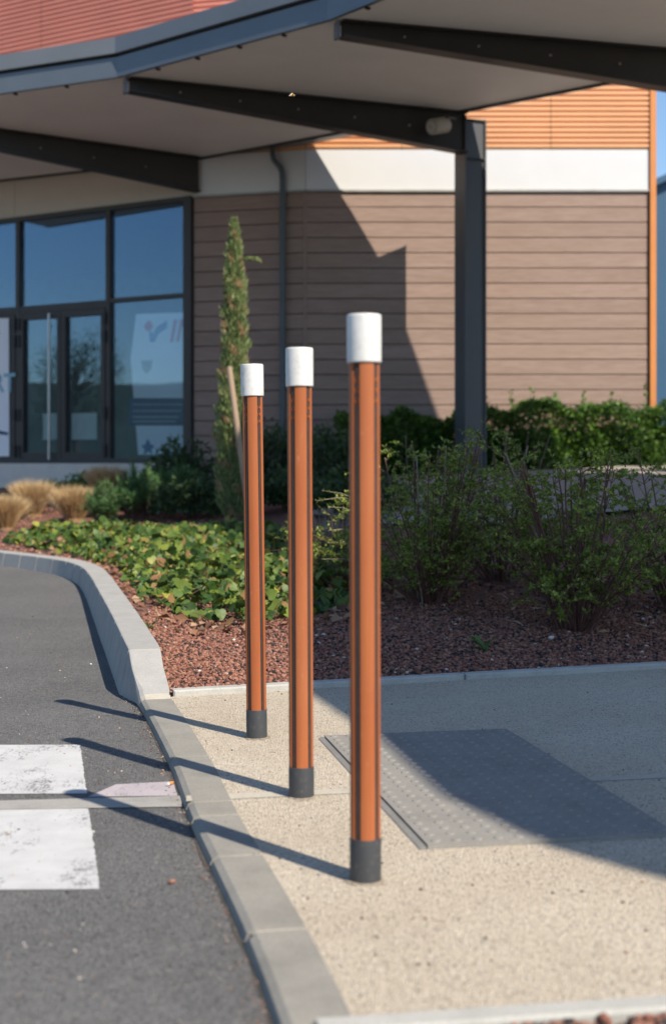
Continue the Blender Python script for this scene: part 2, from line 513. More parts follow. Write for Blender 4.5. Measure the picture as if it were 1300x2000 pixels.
# kerb line: outer top edge, from the near end to the far left
lo = [G(600, 2200, 0), G(545, 2000, 0), G(475, 1815, 0), G(410, 1675, 0), G(372, 1592, 0), G(330, 1480, 0), G(272, 1366, 0)]
hi = [Vector((x, y, 0.15)) for x, y in ((-0.813, 5.66), (-1.086, 6.97), (-1.384, 8.36), (-1.60, 9.35), (-1.79, 10.1), (-2.02, 10.68), (-2.32, 11.14), (-2.72, 11.66), (-3.3, 12.40), (-5.0, 14.7), (-7.5, 18.0), (-10.0, 21.2))]
ctrl = [Vector((p.x, p.y)) for p in lo + hi]
def catmull(pts, per=10):
    out = []
    n = len(pts)
    for i in range(n-1):
        p0 = pts[max(i-1, 0)]; p1 = pts[i]; p2 = pts[i+1]; p3 = pts[min(i+2, n-1)]
        for k in range(per):
            t = k/per
            out.append(0.5*((2*p1) + (p2-p0)*t + (2*p0-5*p1+4*p2-p3)*t*t + (3*p1-p0-3*p2+p3)*t**3))
    out.append(pts[-1])
    return out
kl = catmull(ctrl, 12)
klen = [0.0]
for a, b in zip(kl, kl[1:]): klen.append(klen[-1] + (b-a).length)
def kpos(s):
    s = min(max(s, 0), klen[-1]-1e-6)
    i = int(np.searchsorted(klen, s, 'right')) - 1
    i = min(max(i, 0), len(kl)-2)
    t = (s-klen[i])/(klen[i+1]-klen[i])
    p = kl[i].lerp(kl[i+1], t)
    d0 = (kl[max(i-1, 0)+1]-kl[max(i-1, 0)]); d1 = kl[min(i+2, len(kl)-1)] - kl[min(i+1, len(kl)-2)]
    d = (kl[i+1]-kl[i]).normalized()
    dm = (d0.normalized()*(1-t) + d + d1.normalized()*t).normalized()
    return p, dm, Vector((dm.y, -dm.x))          # point, along, inwards (to the bed / pavement)
def ks(i): return klen[i*12]                      # arc length at control point i
S_LOW, S_HIGH = ks(6), ks(7)
def ktop(s):
    if s <= S_LOW: return 0.002
    if s >= S_HIGH: return 0.14
    return 0.002 + 0.138*(s-S_LOW)/(S_HIGH-S_LOW)
KW = 0.130
def kin(s, extra=0.0):
    p, d, n = kpos(s)
    w = 0.118 if s < S_LOW else (0.118 + (KW-0.118)*min(1, (s-S_LOW)/0.5))
    return p + n*(w+extra)

kerb = empty('kerb', (0, 0, 0), kind='structure')
joints = [ks(0), ks(2)-0.02, ks(3), ks(4), ks(4)+0.16, ks(5), S_LOW, S_HIGH]
s = S_HIGH
while s < S_HIGH + 8.5:
    s += 0.5 if s < S_HIGH + 4.4 else (0.30 if s < S_HIGH+7 else 1.0)
    joints.append(s)
joints[3:5] = [ks(4)-0.02, ks(4)+0.13]
prof = lambda t: [(0.0, -0.28), (0.0, t-0.022), (0.006, t-0.008), (0.020, t), (1.0, t), (1.0, -0.28)] if t < 0.03 else [(-0.04*min(1, (t-0.03)/0.1)*(t+0.28)/0.2, -0.28), (0.0, t-0.007), (0.002, t-0.002), (0.007, t), (1.0, t), (1.0, -0.28)]
def kerb_piece(s0, s1, name, mat, inset=0.0):
    n = max(2, int((s1-s0)/0.08)+1)
    mb = MB(); rows = []
    for i in range(n+1):
        s = s0 + (s1-s0)*i/n
        p, d, nn = kpos(s)
        w = (kin(s)-p).length
        row = []
        for q, z in prof(ktop(s)-inset):
            off = (q if q < 0.5 else w-inset)+ (inset if q < 0.5 else 0)
            pt = p + nn*off
            row.append((pt.x, pt.y, z))
        rows.append(row)
    k = len(rows[0])
    vs = [v for r in rows for v in r]
    fs = [(i*k+j, i*k+(j+1) % k, (i+1)*k+(j+1) % k, (i+1)*k+j) for i in range(n) for j in range(k)]
    fs += [tuple(range(k))[::-1], tuple(n*k+j for j in range(k))]
    return mb.add(vs, fs).build(name, mat, kerb)
for i, (a, b) in enumerate(zip(joints, joints[1:])):
    g = 0.0065 if b < S_HIGH + 3 else 0.010
    ga_ = 0.002 if abs(a-S_LOW) < 1e-6 else g
    gb_ = 0.004 if abs(b-S_LOW) < 1e-6 else g
    kerb_piece(a+ga_, b-gb_, 'kerb_stone', M['kerb'] if b <= S_LOW+0.01 else M['kerb_pale'])
kerb_piece(joints[0], joints[-1], 'mortar', M['mortar'], 0.0025)

# road: everything left of the kerb line
def road_h(y): return np.interp(y, [4.9, 5.7, 7.2, 9.0, 10.5, 12.0, 14.0], [ROAD_Z, -0.04, -0.035, -0.005, 0.02, 0.04, 0.05])
rx = np.array([p.x+0.03 for p in kl]); ry = np.array([p.y for p in kl])
o_ = np.argsort(ry); rx, ry = rx[o_], ry[o_]
rows = np.concatenate([[-30, -5, 0.3, 0.9], np.linspace(1.5, 14.5, 110), [16, 18, 20.9]])
rv = []
for yy_ in rows:
    xr = -0.02 + np.interp(yy_, ry, rx) if yy_ >= ry[0] else np.interp(yy_, [-30, 0.9, ry[0]], [4.0, 0.13, rx[0]])
    for q in (-60.0, -14.0, -6.0, float(xr)): rv.append((q, float(yy_), float(road_h(yy_))))
nr = len(rows)
MB().add(rv, [(4*i+j, 4*i+j+1, 4*i+j+5, 4*i+j+4) for i in range(nr-1) for j in range(3)]).build('road', M['asphalt'], kind='structure', smooth=True)
# gritty open joint along the kerb
def ribbon(s0, s1, a, b, z, name, mat, **kw):
    mb = MB(); n = int((s1-s0)/0.1)+2; vs = []
    for i in range(n+1):
        p, d, nn = kpos(s0+(s1-s0)*i/n)
        w = 1 + 0.35*math.sin(i*2.3)+0.25*math.sin(i*5.1)
        z_ = float(road_h(p.y))+0.002
        vs += [(p.x+nn.x*a*w, p.y+nn.y*a*w, z_), (p.x+nn.x*b, p.y+nn.y*b, z_)]
    mb.add(vs, [(2*i, 2*i+2, 2*i+3, 2*i+1) for i in range(n)])
    return mb.build(name, mat, **kw)
M['ring_dirt'] = plain('foot_joint_dirt', (0.30, 0.245, 0.18), 0.95, var=0.5, vscale=120, bmp=0.5, bscale=200)
M['grit'] = plain('joint_grit', (0.07, 0.062, 0.05), 0.95, var=0.7, vscale=120, bmp=0.6, bscale=200)
ribbon(ks(0), S_HIGH+1.0, -0.007, 0.02, ROAD_Z+0.004, 'joint', M['grit'], kind='structure')

# painted stripe of the crossing, cut by the repaired trench
sdir = (G(195, 1738, ROAD_Z) - G(157, 1455, ROAD_Z)); sdir.z = 0
A = G(157, 1455, ROAD_Z); B = G(195, 1738, ROAD_Z)
sw = Vector((-1.0, -0.02, 0)).normalized()*0.5
def lerp(a, b, t): return a + (b-a)*t
def quad(name, pts, z, mat, **kw):
    return MB().add([(p[0], p[1], z) for p in pts], [(0, 1, 2, 3)]).build(name, mat, **kw)
# crossing > two stripe pieces
cross = empty('crossing_stripe', (A.x, A.y, ROAD_Z), kind='structure')
c1 = lerp(A, B, 0.435); c2 = lerp(A, B, 0.50)
def ragged(p, q, n, amp):
    return [lerp(p, q, i/n) + Vector((random.uniform(-amp, amp), random.uniform(-amp, amp), 0)) for i in range(n+1)]
for a, b in ((A, c1), (c2, B)):
    r = ragged(a, b, 60, 0.0018); l = [p+sw for p in (a, b)]
    pts = r + [l[1], l[0]]
    MB().add([(p.x, p.y, ROAD_Z+0.0015) for p in pts], [tuple(range(len(pts)))[::-1]]).build('painted_stripe', M['paint'], cross)
# trench repair across road and pavement
tr0 = G(352, 1556, ROAD_Z); tr1 = G(357, 1577, ROAD_Z); tl0 = G(-300, 1573, ROAD_Z); tl1 = G(-300, 1588, ROAD_Z)
quad('cement_strip', [tl1, tr1, tr0, tl0], ROAD_Z+0.0025, M['strip'], kind='structure')
quad('cement_strip', [G(364, 1566), G(1420, 1514), G(1420, 1506), G(364, 1555)], 0.0015, M['strip_pav'], kind='structure')
quad('paint_patch', [G(172, 1557, ROAD_Z), G(347, 1555, ROAD_Z), G(338, 1527, ROAD_Z), G(226, 1533, ROAD_Z)], ROAD_Z+0.0015, M['paint_worn'], kind='structure')
road_bits = None

# bed border (thin concrete edging) and pavement
bA = G(338, 1361, 0.0); bB = G(1300, 1306, 0.0)
bdir = Vector((bB.x-bA.x, bB.y-bA.y)).normalized(); bn = Vector((-bdir.y, bdir.x))
def border_pt(t, off=0.0): return Vector((bA.x, bA.y)) + bdir*t + bn*off
nA = G(690, 1999, 0); nB = G(1300, 1957, 0)
ndir = Vector((nB.x-nA.x, nB.y-nA.y)).normalized(); nn_ = Vector((ndir.y, -ndir.x))
pav = [kin(s) for s in np.linspace(ks(0)+0.1, S_LOW-0.01, 50)]
pav = [p for p in pav if (p-Vector((nA.x, nA.y))).dot(nn_) < 0.0]
pav = [(p.x-0.01, p.y) for p in pav]
far = [border_pt(t, 0.01) for t in (0.0, 9.0)]
near = [Vector((nA.x, nA.y)) + ndir*t for t in (9.0, -0.05)]
poly = pav + [(p.x, p.y) for p in far] + [(p.x, p.y) for p in near]
MB().add([(x, y, 0.0) for x, y in poly], [tuple(range(len(poly)))[::-1]]).build('pavement', M['paving'], kind='structure')

border = empty('bed_border', (bA.x, bA.y, 0), kind='structure')
t = 0.0
for tt in (1.21, 2.21, 3.21, 4.21, 5.21, 6.21, 7.21, 8.21):
    a = border_pt(t+0.003); MB().bbox(a, bdir, -bn, 0, tt-t-0.006, -0.055, 0.0, -0.2, 0.024, 0.006).build('edging_stone', M['border'], border)
    t = tt
nborder = empty('near_border', (nA.x, nA.y, 0), kind='structure')
for t0, t1 in ((-0.06, 0.62), (0.63, 1.63), (1.64, 2.64)):
    a = Vector((nA.x, nA.y)) + ndir*t0
    MB().bbox(a, ndir, nn_, 0, t1-t0, 0.0, 0.05, -0.2, 0.012, 0.006).build('edging_stone', M['border'], nborder)

# ------------------------------------------------------------------ planting bed
inner = [kin(s) for s in np.linspace(S_LOW, klen[-1]-0.01, 160)][::-1]
inner += [border_pt(t, 0.045) for t in np.linspace(0.02, 12, 60)]
bx = np.array([p.x for p in inner]); by = np.array([p.y for p in inner])
# make x monotone
keep = np.maximum.accumulate(bx) - bx < 1e-9
bx, by = bx[keep], by[keep]
def y_b(x): return np.interp(x, bx, by)
def bed_d(x, y):
    x = np.atleast_1d(np.asarray(x, float)); y = np.atleast_1d(np.asarray(y, float))
    out = np.full(x.shape, 1e9)
    ax, ay, cx, cy = bx[:-1], by[:-1], bx[1:], by[1:]
    for i in range(0, len(ax), 2):
        j = min(i+2, len(bx)-1)
        px, py = bx[i], by[i]; ex, ey = bx[j]-px, by[j]-py
        L = ex*ex+ey*ey+1e-12
        t = np.clip(((x-px)*ex+(y-py)*ey)/L, 0, 1)
        out = np.minimum(out, np.hypot(x-px-t*ex, y-py-t*ey))
    return out
PD = [0, 0.5, 1.2, 2.5, 4.0, 5.5, 8.0, 12.0, 40]
PZ = [0.015, 0.05, 0.10, 0.27, 0.50, 0.66, 0.79, 0.83, 0.84]
def bed_h(x, y):
    d = bed_d(x, y)
    z = np.interp(d, PD, PZ)
    x = np.asarray(x, float); y = np.asarray(y, float)
    # behind the raised kerb the soil starts a little higher
    k = np.clip((-0.66 - x)/0.25, 0, 1)*np.clip(1-d/1.6, 0, 1)
    z = z + 0.17*np.clip((-1.6-x)/1.0, 0, 1)*np.clip((d-1.6)/2.0, 0, 1)
    return z + 0.10*k + 0.012*np.sin(x*5.1)*np.sin(y*4.3)*np.clip(d*2, 0, 1)
def bh(x, y): return float(bed_h([x], [y])[0])

xs = np.unique(np.concatenate([bx[::1], np.linspace(-14, 12, 120)]))
xs = xs[(xs > -9.9) & (xs < 11.5)]
ts = np.linspace(0, 1, 70)**1.5
X = np.repeat(xs[:, None], len(ts), 1)
Y0 = y_b(xs)[:, None]
Y = Y0 + ts[None]*(24.0-Y0)
Z = bed_h(X.ravel(), Y.ravel())
bv = np.stack([X.ravel(), Y.ravel(), Z], 1)
nx, nt_ = len(xs), len(ts)
idx = np.arange(nx*nt_).reshape(nx, nt_)
bf = np.stack([idx[:-1, :-1].ravel(), idx[1:, :-1].ravel(), idx[1:, 1:].ravel(), idx[:-1, 1:].ravel()], 1)
link('planting_bed', np_mesh('planting_bed', bv, bf, M['soil'], smooth=True), kind='structure')

# path behind the shrubs
pxs = np.linspace(-0.2, 10.5, 50); pts_ = np.linspace(0, 1, 30)
def path_near(x): return np.interp(x, [-0.2, 0.6, 1.5, 3, 10.5], [13.6, 11.9, 11.0, 10.6, 10.0])
def path_far(x): return np.interp(x, [-0.2, 0.6, 1.5, 3, 10.5], [16.6, 16.9, 16.95, 16.95, 16.95])
PX = np.repeat(pxs[:, None], 30, 1); PY = path_near(pxs)[:, None]*(1-pts_) + path_far(pxs)[:, None]*pts_
pz = bed_h(PX.ravel(), PY.ravel()) + 0.035
pi = np.arange(50*30).reshape(50, 30)
pf = np.stack([pi[:-1, :-1].ravel(), pi[1:, :-1].ravel(), pi[1:, 1:].ravel(), pi[:-1, 1:].ravel()], 1)
link('path', np_mesh('path', np.stack([PX.ravel(), PY.ravel(), pz], 1), pf, M['path'], smooth=True), kind='structure')

# small bed at the near right corner
a = Vector((nA.x, nA.y)) + ndir*0.25 + nn_*0.05
b_ = Vector((nA.x, nA.y)) + ndir*3 + nn_*0.05
nb = [(a.x, a.y), (a.x+0.1, a.y-0.9), (b_.x, b_.y-1.4), (b_.x, b_.y)]
MB().add([(x, y, -0.02) for x, y in nb], [(0, 1, 2, 3)]).build('near_bed', M['soil'], kind='structure')

# hills far off to the left (they show in the glass)
mb = MB(); hv = []
for i in range(60):
    aa = math.radians(110 + i*3.2)
    r = 330
    h = 20 + 5*math.sin(i*0.5)+3*math.sin(i*1.3+1)+2*math.sin(i*2.9)
    hv += [(math.cos(aa)*r, math.sin(aa)*r, -1), (math.cos(aa)*r*1.1, math.sin(aa)*r*1.1, h), (math.cos(aa)*r*1.25, math.sin(aa)*r*1.25, h*0.9)]
mb.add(hv, [(3*i+j, 3*i+3+j, 3*i+4+j, 3*i+1+j) for i in range(59) for j in range(2)])
M['hill'] = plain('far_hill_green', (0.045, 0.065, 0.05), 0.95, var=0.4, vscale=0.05)
mb.build('hills', M['hill'], kind='structure')

# ------------------------------------------------------------------ building
W1 = Vector((-0.34, 17.80)); W2 = Vector((-1.78, 18.20)); WR = Vector((3.955, 17.80))
W3 = W2 + Vector((-0.85, 0.527)).normalized()*13.0
FL = 0.89               # floor level
bld = empty('shop_building', (W1.x, W1.y, 0.8), label='brown board-clad shop building with white band, orange cladding and glazed entrance', cat='building')

def frame2(a, b):
    u = (b-a).normalized(); n = Vector((u.y, -u.x))
    return u, n, (b-a).length
BZ0, BZ1, PITCH = 0.62, 4.25, 0.1905
def boards(a, b, splits):
    u, n, L = frame2(a, b)
    MB().bbox(a, u, n, 0, L, -0.25, -0.03, 0.3, 8.6).build('wall', M['plank_gap'], bld)
    k = 0; z = BZ1
    while z > BZ0+0.02:
        cuts = [0.0] + list(splits[k % len(splits)]) + [L]
        for c0, c1 in zip(cuts, cuts[1:]):
            dz = random.uniform(-0.001, 0.001)
            MB().bbox(a, u, n, c0+0.002, c1-0.002, -0.03, 0.0+random.uniform(-0.003, 0.003), z-PITCH+0.009, z+dz, 0.005).build('board', M['plank'], bld)
        z -= PITCH; k += 1
boards(W1, WR, [[]])
boards(W2, W1, [[]])

def corrugated(a, u, n, a0, a1, z0, z1, mat, pitch=0.066, depth=0.022, base=0.0):
    prof = []
    z = z0
    while z < z1-1e-6:
        for q, d in ((0.0, 0.0), (0.30, 0.0), (0.42, depth), (0.86, depth)):
            zz = z + q*pitch
            if zz <= z1: prof.append((zz, d))
        z += pitch
    mb = MB(); vs = []
    for zz, d in prof:
        p0 = a + u*a0 + n*(base+d); p1 = a + u*a1 + n*(base+d)
        vs += [(p0.x, p0.y, zz), (p1.x, p1.y, zz)]
    m = len(prof)
    mb.add(vs, [(2*i, 2*i+1, 2*i+3, 2*i+2) for i in range(m-1)])
    return mb
u, n, L = frame2(W1, WR)
for i, (a0, a1) in enumerate(((0.0, 1.2), (1.2, 3.06), (3.06, L))):
    corrugated(W1, u, n, a0+0.003, a1-0.003, 4.785, 8.5, M['orange_metal'], base=0.002*i).build('cladding_sheet', M['orange_metal'], bld)
for i, (a0, a1) in enumerate(((0.0, L),)):
    MB().bbox(W1, u, n, a0+0.002, a1-0.002, -0.03, 0.014, 4.285, 4.78).build('white_panel', M['white_band'], bld)
MB().bbox(W1, u, n, 0.0, L-0.01, -0.03, 0.03, 4.256, 4.281).build('flashing', M['flashing'], bld)
MB().bbox(W1, u, n, L+0.002, L+0.075, -0.25, 0.045, 0.7, 8.52).build('corner_trim', M['trim_orange'], bld)
MB().bbox(Vector((WR.x+0.06, WR.y+0.05)), Vector((0, 1)), Vector((1, 0)), 0, 9, -0.2, 0.0, 0.4, 8.5).build('side_wall', M['orange_metal'], bld)
u, n, L = frame2(W2, W1)
MB().bbox(W2, u, n, 0, L, -0.03, 0.014, 4.285, 4.78).build('white_panel', M['white_band'], bld)
MB().bbox(W2, u, n, 0, L, -0.03, 0.03, 4.256, 4.281).build('flashing', M['flashing'], bld)
corrugated(W2, u, n, 0.0, L, 4.785, 5.6, None).build('cladding_sheet', M['orange_metal'], bld)
corrugated(W2, u, n, 0.0, L, 5.61, 8.5, None).build('cladding_sheet', M['red_metal'], bld)
# corner bead between the two board walls
MB().bbox(W1, Vector((1, 0)), Vector((0, -1)), -0.03, 0.015, -0.02, 0.012, 0.5, 4.25).build('corner_bead', M['plank'], bld)

# glazed front
gu, gn, GL = frame2(W3, W2)
Wg = W2.copy()
gleft = -gu
def gs(px):
    """distance along the glazed front (from its right end) seen at photo column px"""
    k = (px-650.0)/FPX
    # W2 + gleft*s : x = k*y
    return (k*W2.y - W2.x)/(gleft.x - k*gleft.y)
def gz(py, px):
    s = gs(px); y = W2.y + gleft.y*s
    return CAM_H + (900-py)*y/FPX
TOPZ = 4.22
def gbox(s0, s1, b0, b1, z0, z1, name, mat, parent=bld, **kw):
    return MB().bbox(W2, gleft, gn, s0, s1, b0, b1, z0, z1).build(name, mat, parent, **kw)
# wall above
gbox(0, 12.9, -0.25, -0.05, TOPZ+0.02, 8.6, 'wall', M['plank_gap'])
gbox(-0.02, 3.1, -0.05, 0.02, 4.26, 4.86, 'cream_panel', M['cream'])
gbox(3.106, 9.0, -0.05, 0.02, 4.26, 4.86, 'cream_panel', M['cream'])
for a0, a1 in ((-0.02, 2.6), (2.606, 5.2), (5.206, 9.0)):
    corrugated(W2, gleft, gn, a1, a0, 5.0, 8.5, None, base=0.01).build('cladding_sheet', M['red_metal'], bld)
gbox(-0.03, 12.9, -0.3, 0.22, 0.45, FL-0.035, 'sill', M['sill'])
# interior
ib = MB()
ib.bbox(W2, gleft, gn, -0.5, 12.5, -7.2, -7.0, FL, 4.6)
ib.bbox(W2, gleft, gn, -0.5, 12.5, -7.0, -0.30, 0.5, FL-0.04)
ib.bbox(W2, gleft, gn, -0.5, 12.5, -7.0, -0.27, 4.6, 4.7)
ib.build('interior_shell', M['room'], bld)
# frame
sE = gs(362); s3 = gs(214); s2 = gs(38)
tz1 = gz(582, 290); tz2 = gz(600, 125)
FD0, FD1 = -0.06, 0.035
gbox(gs(377), sE, FD0, 0.05, FL-0.03, TOPZ+0.06, 'end_post', M['frame'])
def mull(s, w=0.075): gbox(s-w/2, s+w/2, FD0, FD1, FL-0.03, TOPZ, 'mullion', M['frame'])
sL = [s3, s2, s2+1.42, s2+2.84]
for q in sL: mull(q)
gbox(sE, 9, FD0, FD1+0.004, TOPZ, TOPZ+0.06, 'head_rail', M['frame'])
gbox(sE+0.002, s3-0.04, FD0, FD1-0.004, tz1-0.028, tz1+0.028, 'transom', M['frame'])
gbox(s3+0.04, s2-0.04, FD0, FD1-0.004, tz2-0.05, tz2+0.05, 'transom', M['frame'])
gbox(s2+0.04, s2+1.42-0.04, FD0, FD1-0.004, tz2-0.05, tz2+0.05, 'transom', M['frame'])
gbox(sE, 9, FD0, FD1+0.004, FL-0.034, FL+0.03, 'bottom_rail', M['frame'])
PB = (-0.022, -0.010)
gbox(sE+0.002, s3-0.04, PB[0], PB[1], tz1+0.03, TOPZ-0.002, 'pane', M['glass'])
gbox(sE+0.002, s3-0.04, PB[0], PB[1], FL+0.03, tz1-0.03, 'pane', M['glass'])
gbox(s3+0.04, s2-0.04, PB[0], PB[1], tz2+0.05, TOPZ-0.002, 'pane', M['glass'])
gbox(s2+0.04, s2+1.38, PB[0], PB[1], tz2+0.05, TOPZ-0.002, 'pane', M['glass'])
gbox(s2+1.46, 8.5, PB[0], PB[1], FL+0.03, TOPZ-0.002, 'pane', M['glass'])
def door(s0, s1, hinge_side, handle):
    """s0 (right) .. s1 (left)"""
    dz0, dz1 = FL+0.035, tz2-0.055
    fw = 0.075
    mb = MB()
    mb.bbox(W2, gleft, gn, s0+0.004, s0+fw, -0.04, 0.045, dz0, dz1)
    mb.bbox(W2, gleft, gn, s1-fw, s1-0.004, -0.04, 0.045, dz0, dz1)
    mb.bbox(W2, gleft, gn, s0+fw, s1-fw, -0.04, 0.043, dz1-0.085, dz1)
    mb.bbox(W2, gleft, gn, s0+fw, s1-fw, -0.04, 0.043, dz0, dz0+0.08)
    d = mb.build('door', M['frame'], bld)
    gbox(s0+fw, s1-fw, -0.015, -0.004, dz0+0.08, dz1-0.085, 'pane', M['glass'], d)
    hs = s0 if hinge_side == 'r' else s1
    for zz in (dz1-0.12, dz1-0.36, dz0+0.62, dz0+0.12):
        gbox(hs-0.022, hs+0.022, 0.03, 0.062, zz-0.10, zz+0.06, 'hinge', M['hinge'], d)
    if handle is not None:
        hm = MB()
        p = W2 + gleft*handle + gn*0.10
        hm.tube([(p.x, p.y, dz0-0.02), (p.x, p.y, dz1-0.03)], 0.019, 10)
        for zz in (dz0+0.25, dz1-0.2):
            q = W2 + gleft*handle + gn*0.04
            hm.tube([(q.x, q.y, zz), (p.x, p.y, zz)], 0.010, 8)
        hm.build('handle', M['steel_handle'], d, smooth=True, angle=40)
sm = gs(124)
door(s3+0.04, sm, 'r', None)
door(sm, s2-0.04, 'l', gs(106))
door(s2+0.04, s2+0.70, 'r', None)
door(s2+0.70, s2+1.38, 'l', s2+0.78)

# downpipe with S bend
dp = MB()
pw = P(551, 500, 17.72)
q0 = P(530, 284, 17.45)
px_, py_ = pw.x, 17.80
off = W1 + (W2-W1).normalized()*((W1.x-pw.x)/math.cos(math.atan2(0.4, 1.44))) 
yy = off.y - 0.075
path = [(q0.x, yy, q0.z+0.05), (q0.x, yy, q0.z-0.03), (q0.x+0.012, yy, q0.z-0.09), (pw.x-0.025, yy, q0.z-0.2), (pw.x-0.004, yy, q0.z-0.26), (pw.x, yy, q0.z-0.34), (pw.x, yy, 0.7)]
dpo = dp.tube(path, 0.036, 12).build('downpipe', M['pipe'], bld, smooth=True, angle=50)
for zz in (4.05, 2.55, 1.3):
    MB().tube([(pw.x, yy, zz-0.018), (pw.x, yy, zz+0.018)], 0.043, 12).build('pipe_clip', M['pipe'], dpo, smooth=True, angle=50)

# ------------------------------------------------------------------ canopy
CZ = 4.95
J = [(-9.0, 18.2), (-5.35, 16.55), (-2.25, 15.04), (-0.02, 13.1), (1.6, 11.0), (2.52, 7.6), (3.15, 4.8), (3.33, 1.61), (3.58, 0.65), (3.73, -0.20), (3.90, -0.60), (4.10, -0.85), (5.4, -1.8), (7.4, -2.4)]
K = [(-6.4, 20.95, 4.86), (-1.69, 18.10, 4.75), (1.40, 16.45, 4.93), (4.16, 14.45, 5.0), (6.1, 11.4, 5.0), (6.7, 7.8, 5.0), (7.0, 4.9, 5.0), (7.2, 1.9, 5.0), (7.25, 1.1, 5.0), (7.3, 0.4, 5.0), (7.35, 0.0, 5.0), (7.4, -0.4, 5.0), (7.5, -1.2, 5.0), (7.6, -2.0, 5.0)]
OUT = [(-6.2, 21.3), (-1.2, 18.3), (1.70, 16.52), (4.5, 14.42)] + [(k[0]+0.17, k[1]+0.17) for k in K[4:]]
can = empty('entrance_canopy', (1.5, 16.5, 0.82), label='curved grey entrance canopy on steel beams and column', cat='canopy')
def v3(p, z): return Vector((p[0], p[1], z))
BEAMS = [1, 2, 3, 4, 5, 6, 9, 12]
for i in range(len(J)-1):
    j0, j1, k0, k1 = J[i], J[i+1], K[i], K[i+1]
    jj0, jj1 = v3(j0, CZ), v3(j1, CZ); kk0, kk1 = Vector(k0), Vector(k1)
    up = Vector((0, 0, 0.05)); 
    g0 = 0.004
    c = [jj0, jj1, kk1, kk0]
    cen = sum(c, Vector((0, 0, 0)))/4
    cc = [p + (cen-p).normalized()*g0 for p in c]
    MB().hexa([p for p in cc] + [p+up for p in cc]).build('ceiling_panel', M['ceiling'], can)
    rt = [jj0+Vector((0, 0, 0.30)), jj1+Vector((0, 0, 0.30)), kk1+Vector((0, 0, 0.16)), kk0+Vector((0, 0, 0.16))]
    MB().hexa([p+Vector((0, 0, -0.03)) for p in rt] + rt).build('roof_sheet', M['roof'], can)
    # front fascia: lower band, dark recess, coping
    a2, b2 = Vector(j0), Vector(j1)
    u = (b2-a2).normalized(); n = Vector((u.y, -u.x)); L = (b2-a2).length
    if n.dot(Vector((-1, -1))) < 0 and i < 5: n = -n
    mid = (a2+b2)/2; back = (Vector(k0[:2])+Vector(k1[:2]))/2
    if n.dot(mid-back) < 0: n = -n
    MB().bbox(a2, u, n, 0.0, L, 0.0, 0.045, CZ-0.012, CZ+0.20).build('fascia', M['fascia'], can)
    MB().bbox(a2, u, n, 0.0, L, -0.02, 0.02, CZ+0.20, CZ+0.235).build('recess', M['gap'], can)
    MB().bbox(a2, u, n, 0.0, L, -0.04, 0.075, CZ+0.235, CZ+0.405).build('coping', M['coping'], can)
    if i in (1, 2, 3):
        for q in range(1, 5):
            p = a2 + u*(L*q/5.0) + n*0.02
            MB().bbox(p, u, n, -0.012, 0.012, -0.05, 0.0, CZ-0.034, CZ-0.014).build('bracket', M['gap'], can)
    # back gutter
    o0, o1 = OUT[i], OUT[i+1]
    gutter = MB()
    gz0 = lambda p: p.z+0.012
    gutter.hexa([(kk0.x, kk0.y, gz0(kk0)), (kk1.x, kk1.y, gz0(kk1)), (o1[0], o1[1], gz0(kk1)+0.02), (o0[0], o0[1], gz0(kk0)+0.02),
                 (kk0.x, kk0.y, kk0.z+0.17), (kk1.x, kk1.y, kk1.z+0.17), (o1[0], o1[1], kk1.z+0.17), (o0[0], o0[1], max(kk0.z+0.17, 5.0))])
    gutter.build('gutter', M['coping'], can)
    dk = Vector((kk1.x-kk0.x, kk1.y-kk0.y)); L3 = dk.length; u3 = dk.normalized(); n3 = Vector((-u3.y, u3.x))
    if n3.dot(back-mid) < 0: n3 = -n3
    MB().hexa([(kk0.x+n3.x*b3, kk0.y+n3.y*b3, kk0.z-0.028) for b3 in (-0.012,)] + [(kk1.x+n3.x*-0.012, kk1.y+n3.y*-0.012, kk1.z-0.028), (kk1.x+n3.x*0.012, kk1.y+n3.y*0.012, kk1.z-0.028), (kk0.x+n3.x*0.012, kk0.y+n3.y*0.012, kk0.z-0.028),
               (kk0.x+n3.x*-0.012, kk0.y+n3.y*-0.012, kk0.z+0.01), (kk1.x+n3.x*-0.012, kk1.y+n3.y*-0.012, kk1.z+0.01), (kk1.x+n3.x*0.012, kk1.y+n3.y*0.012, kk1.z+0.01), (kk0.x+n3.x*0.012, kk0.y+n3.y*0.012, kk0.z+0.01)]).build('ceiling_trim', M['beam'], can)

def ibeam(a, b, top_a, top_b, dep_a, dep_b, fw=0.17, tf=0.016, tw=0.012, start=0.0, end=0.0):
    a = Vector(a[:2]); b = Vector(b[:2])
    u = (b-a).normalized(); L = (b-a).length
    n = Vector((u.y, -u.x))
    A_ = a+u*start; B_ = b-u*end
    ta = top_a + (top_b-top_a)*start/L; tb = top_b - (top_b-top_a)*end/L
    mb = MB()
    def slab(o0, o1, za0, za1, zb0, zb1):
        c = []
        for za, zb in ((za0, zb0), (za1, zb1)):
            c += [(A_.x+n.x*o0, A_.y+n.y*o0, za), (B_.x+n.x*o0, B_.y+n.y*o0, zb), (B_.x+n.x*o1, B_.y+n.y*o1, zb), (A_.x+n.x*o1, A_.y+n.y*o1, za)]
        mb.hexa(c)
    slab(fw/2, -fw/2, ta-tf, ta, tb-tf, tb)
    slab(tw/2, -tw/2, ta-dep_a+tf, ta-tf, tb-dep_b+tf, tb-tf)
    slab(fw/2, -fw/2, ta-dep_a, ta-dep_a+tf, tb-dep_b, tb-dep_b+tf)
    return mb, A_, B_, u, n, ta, tb
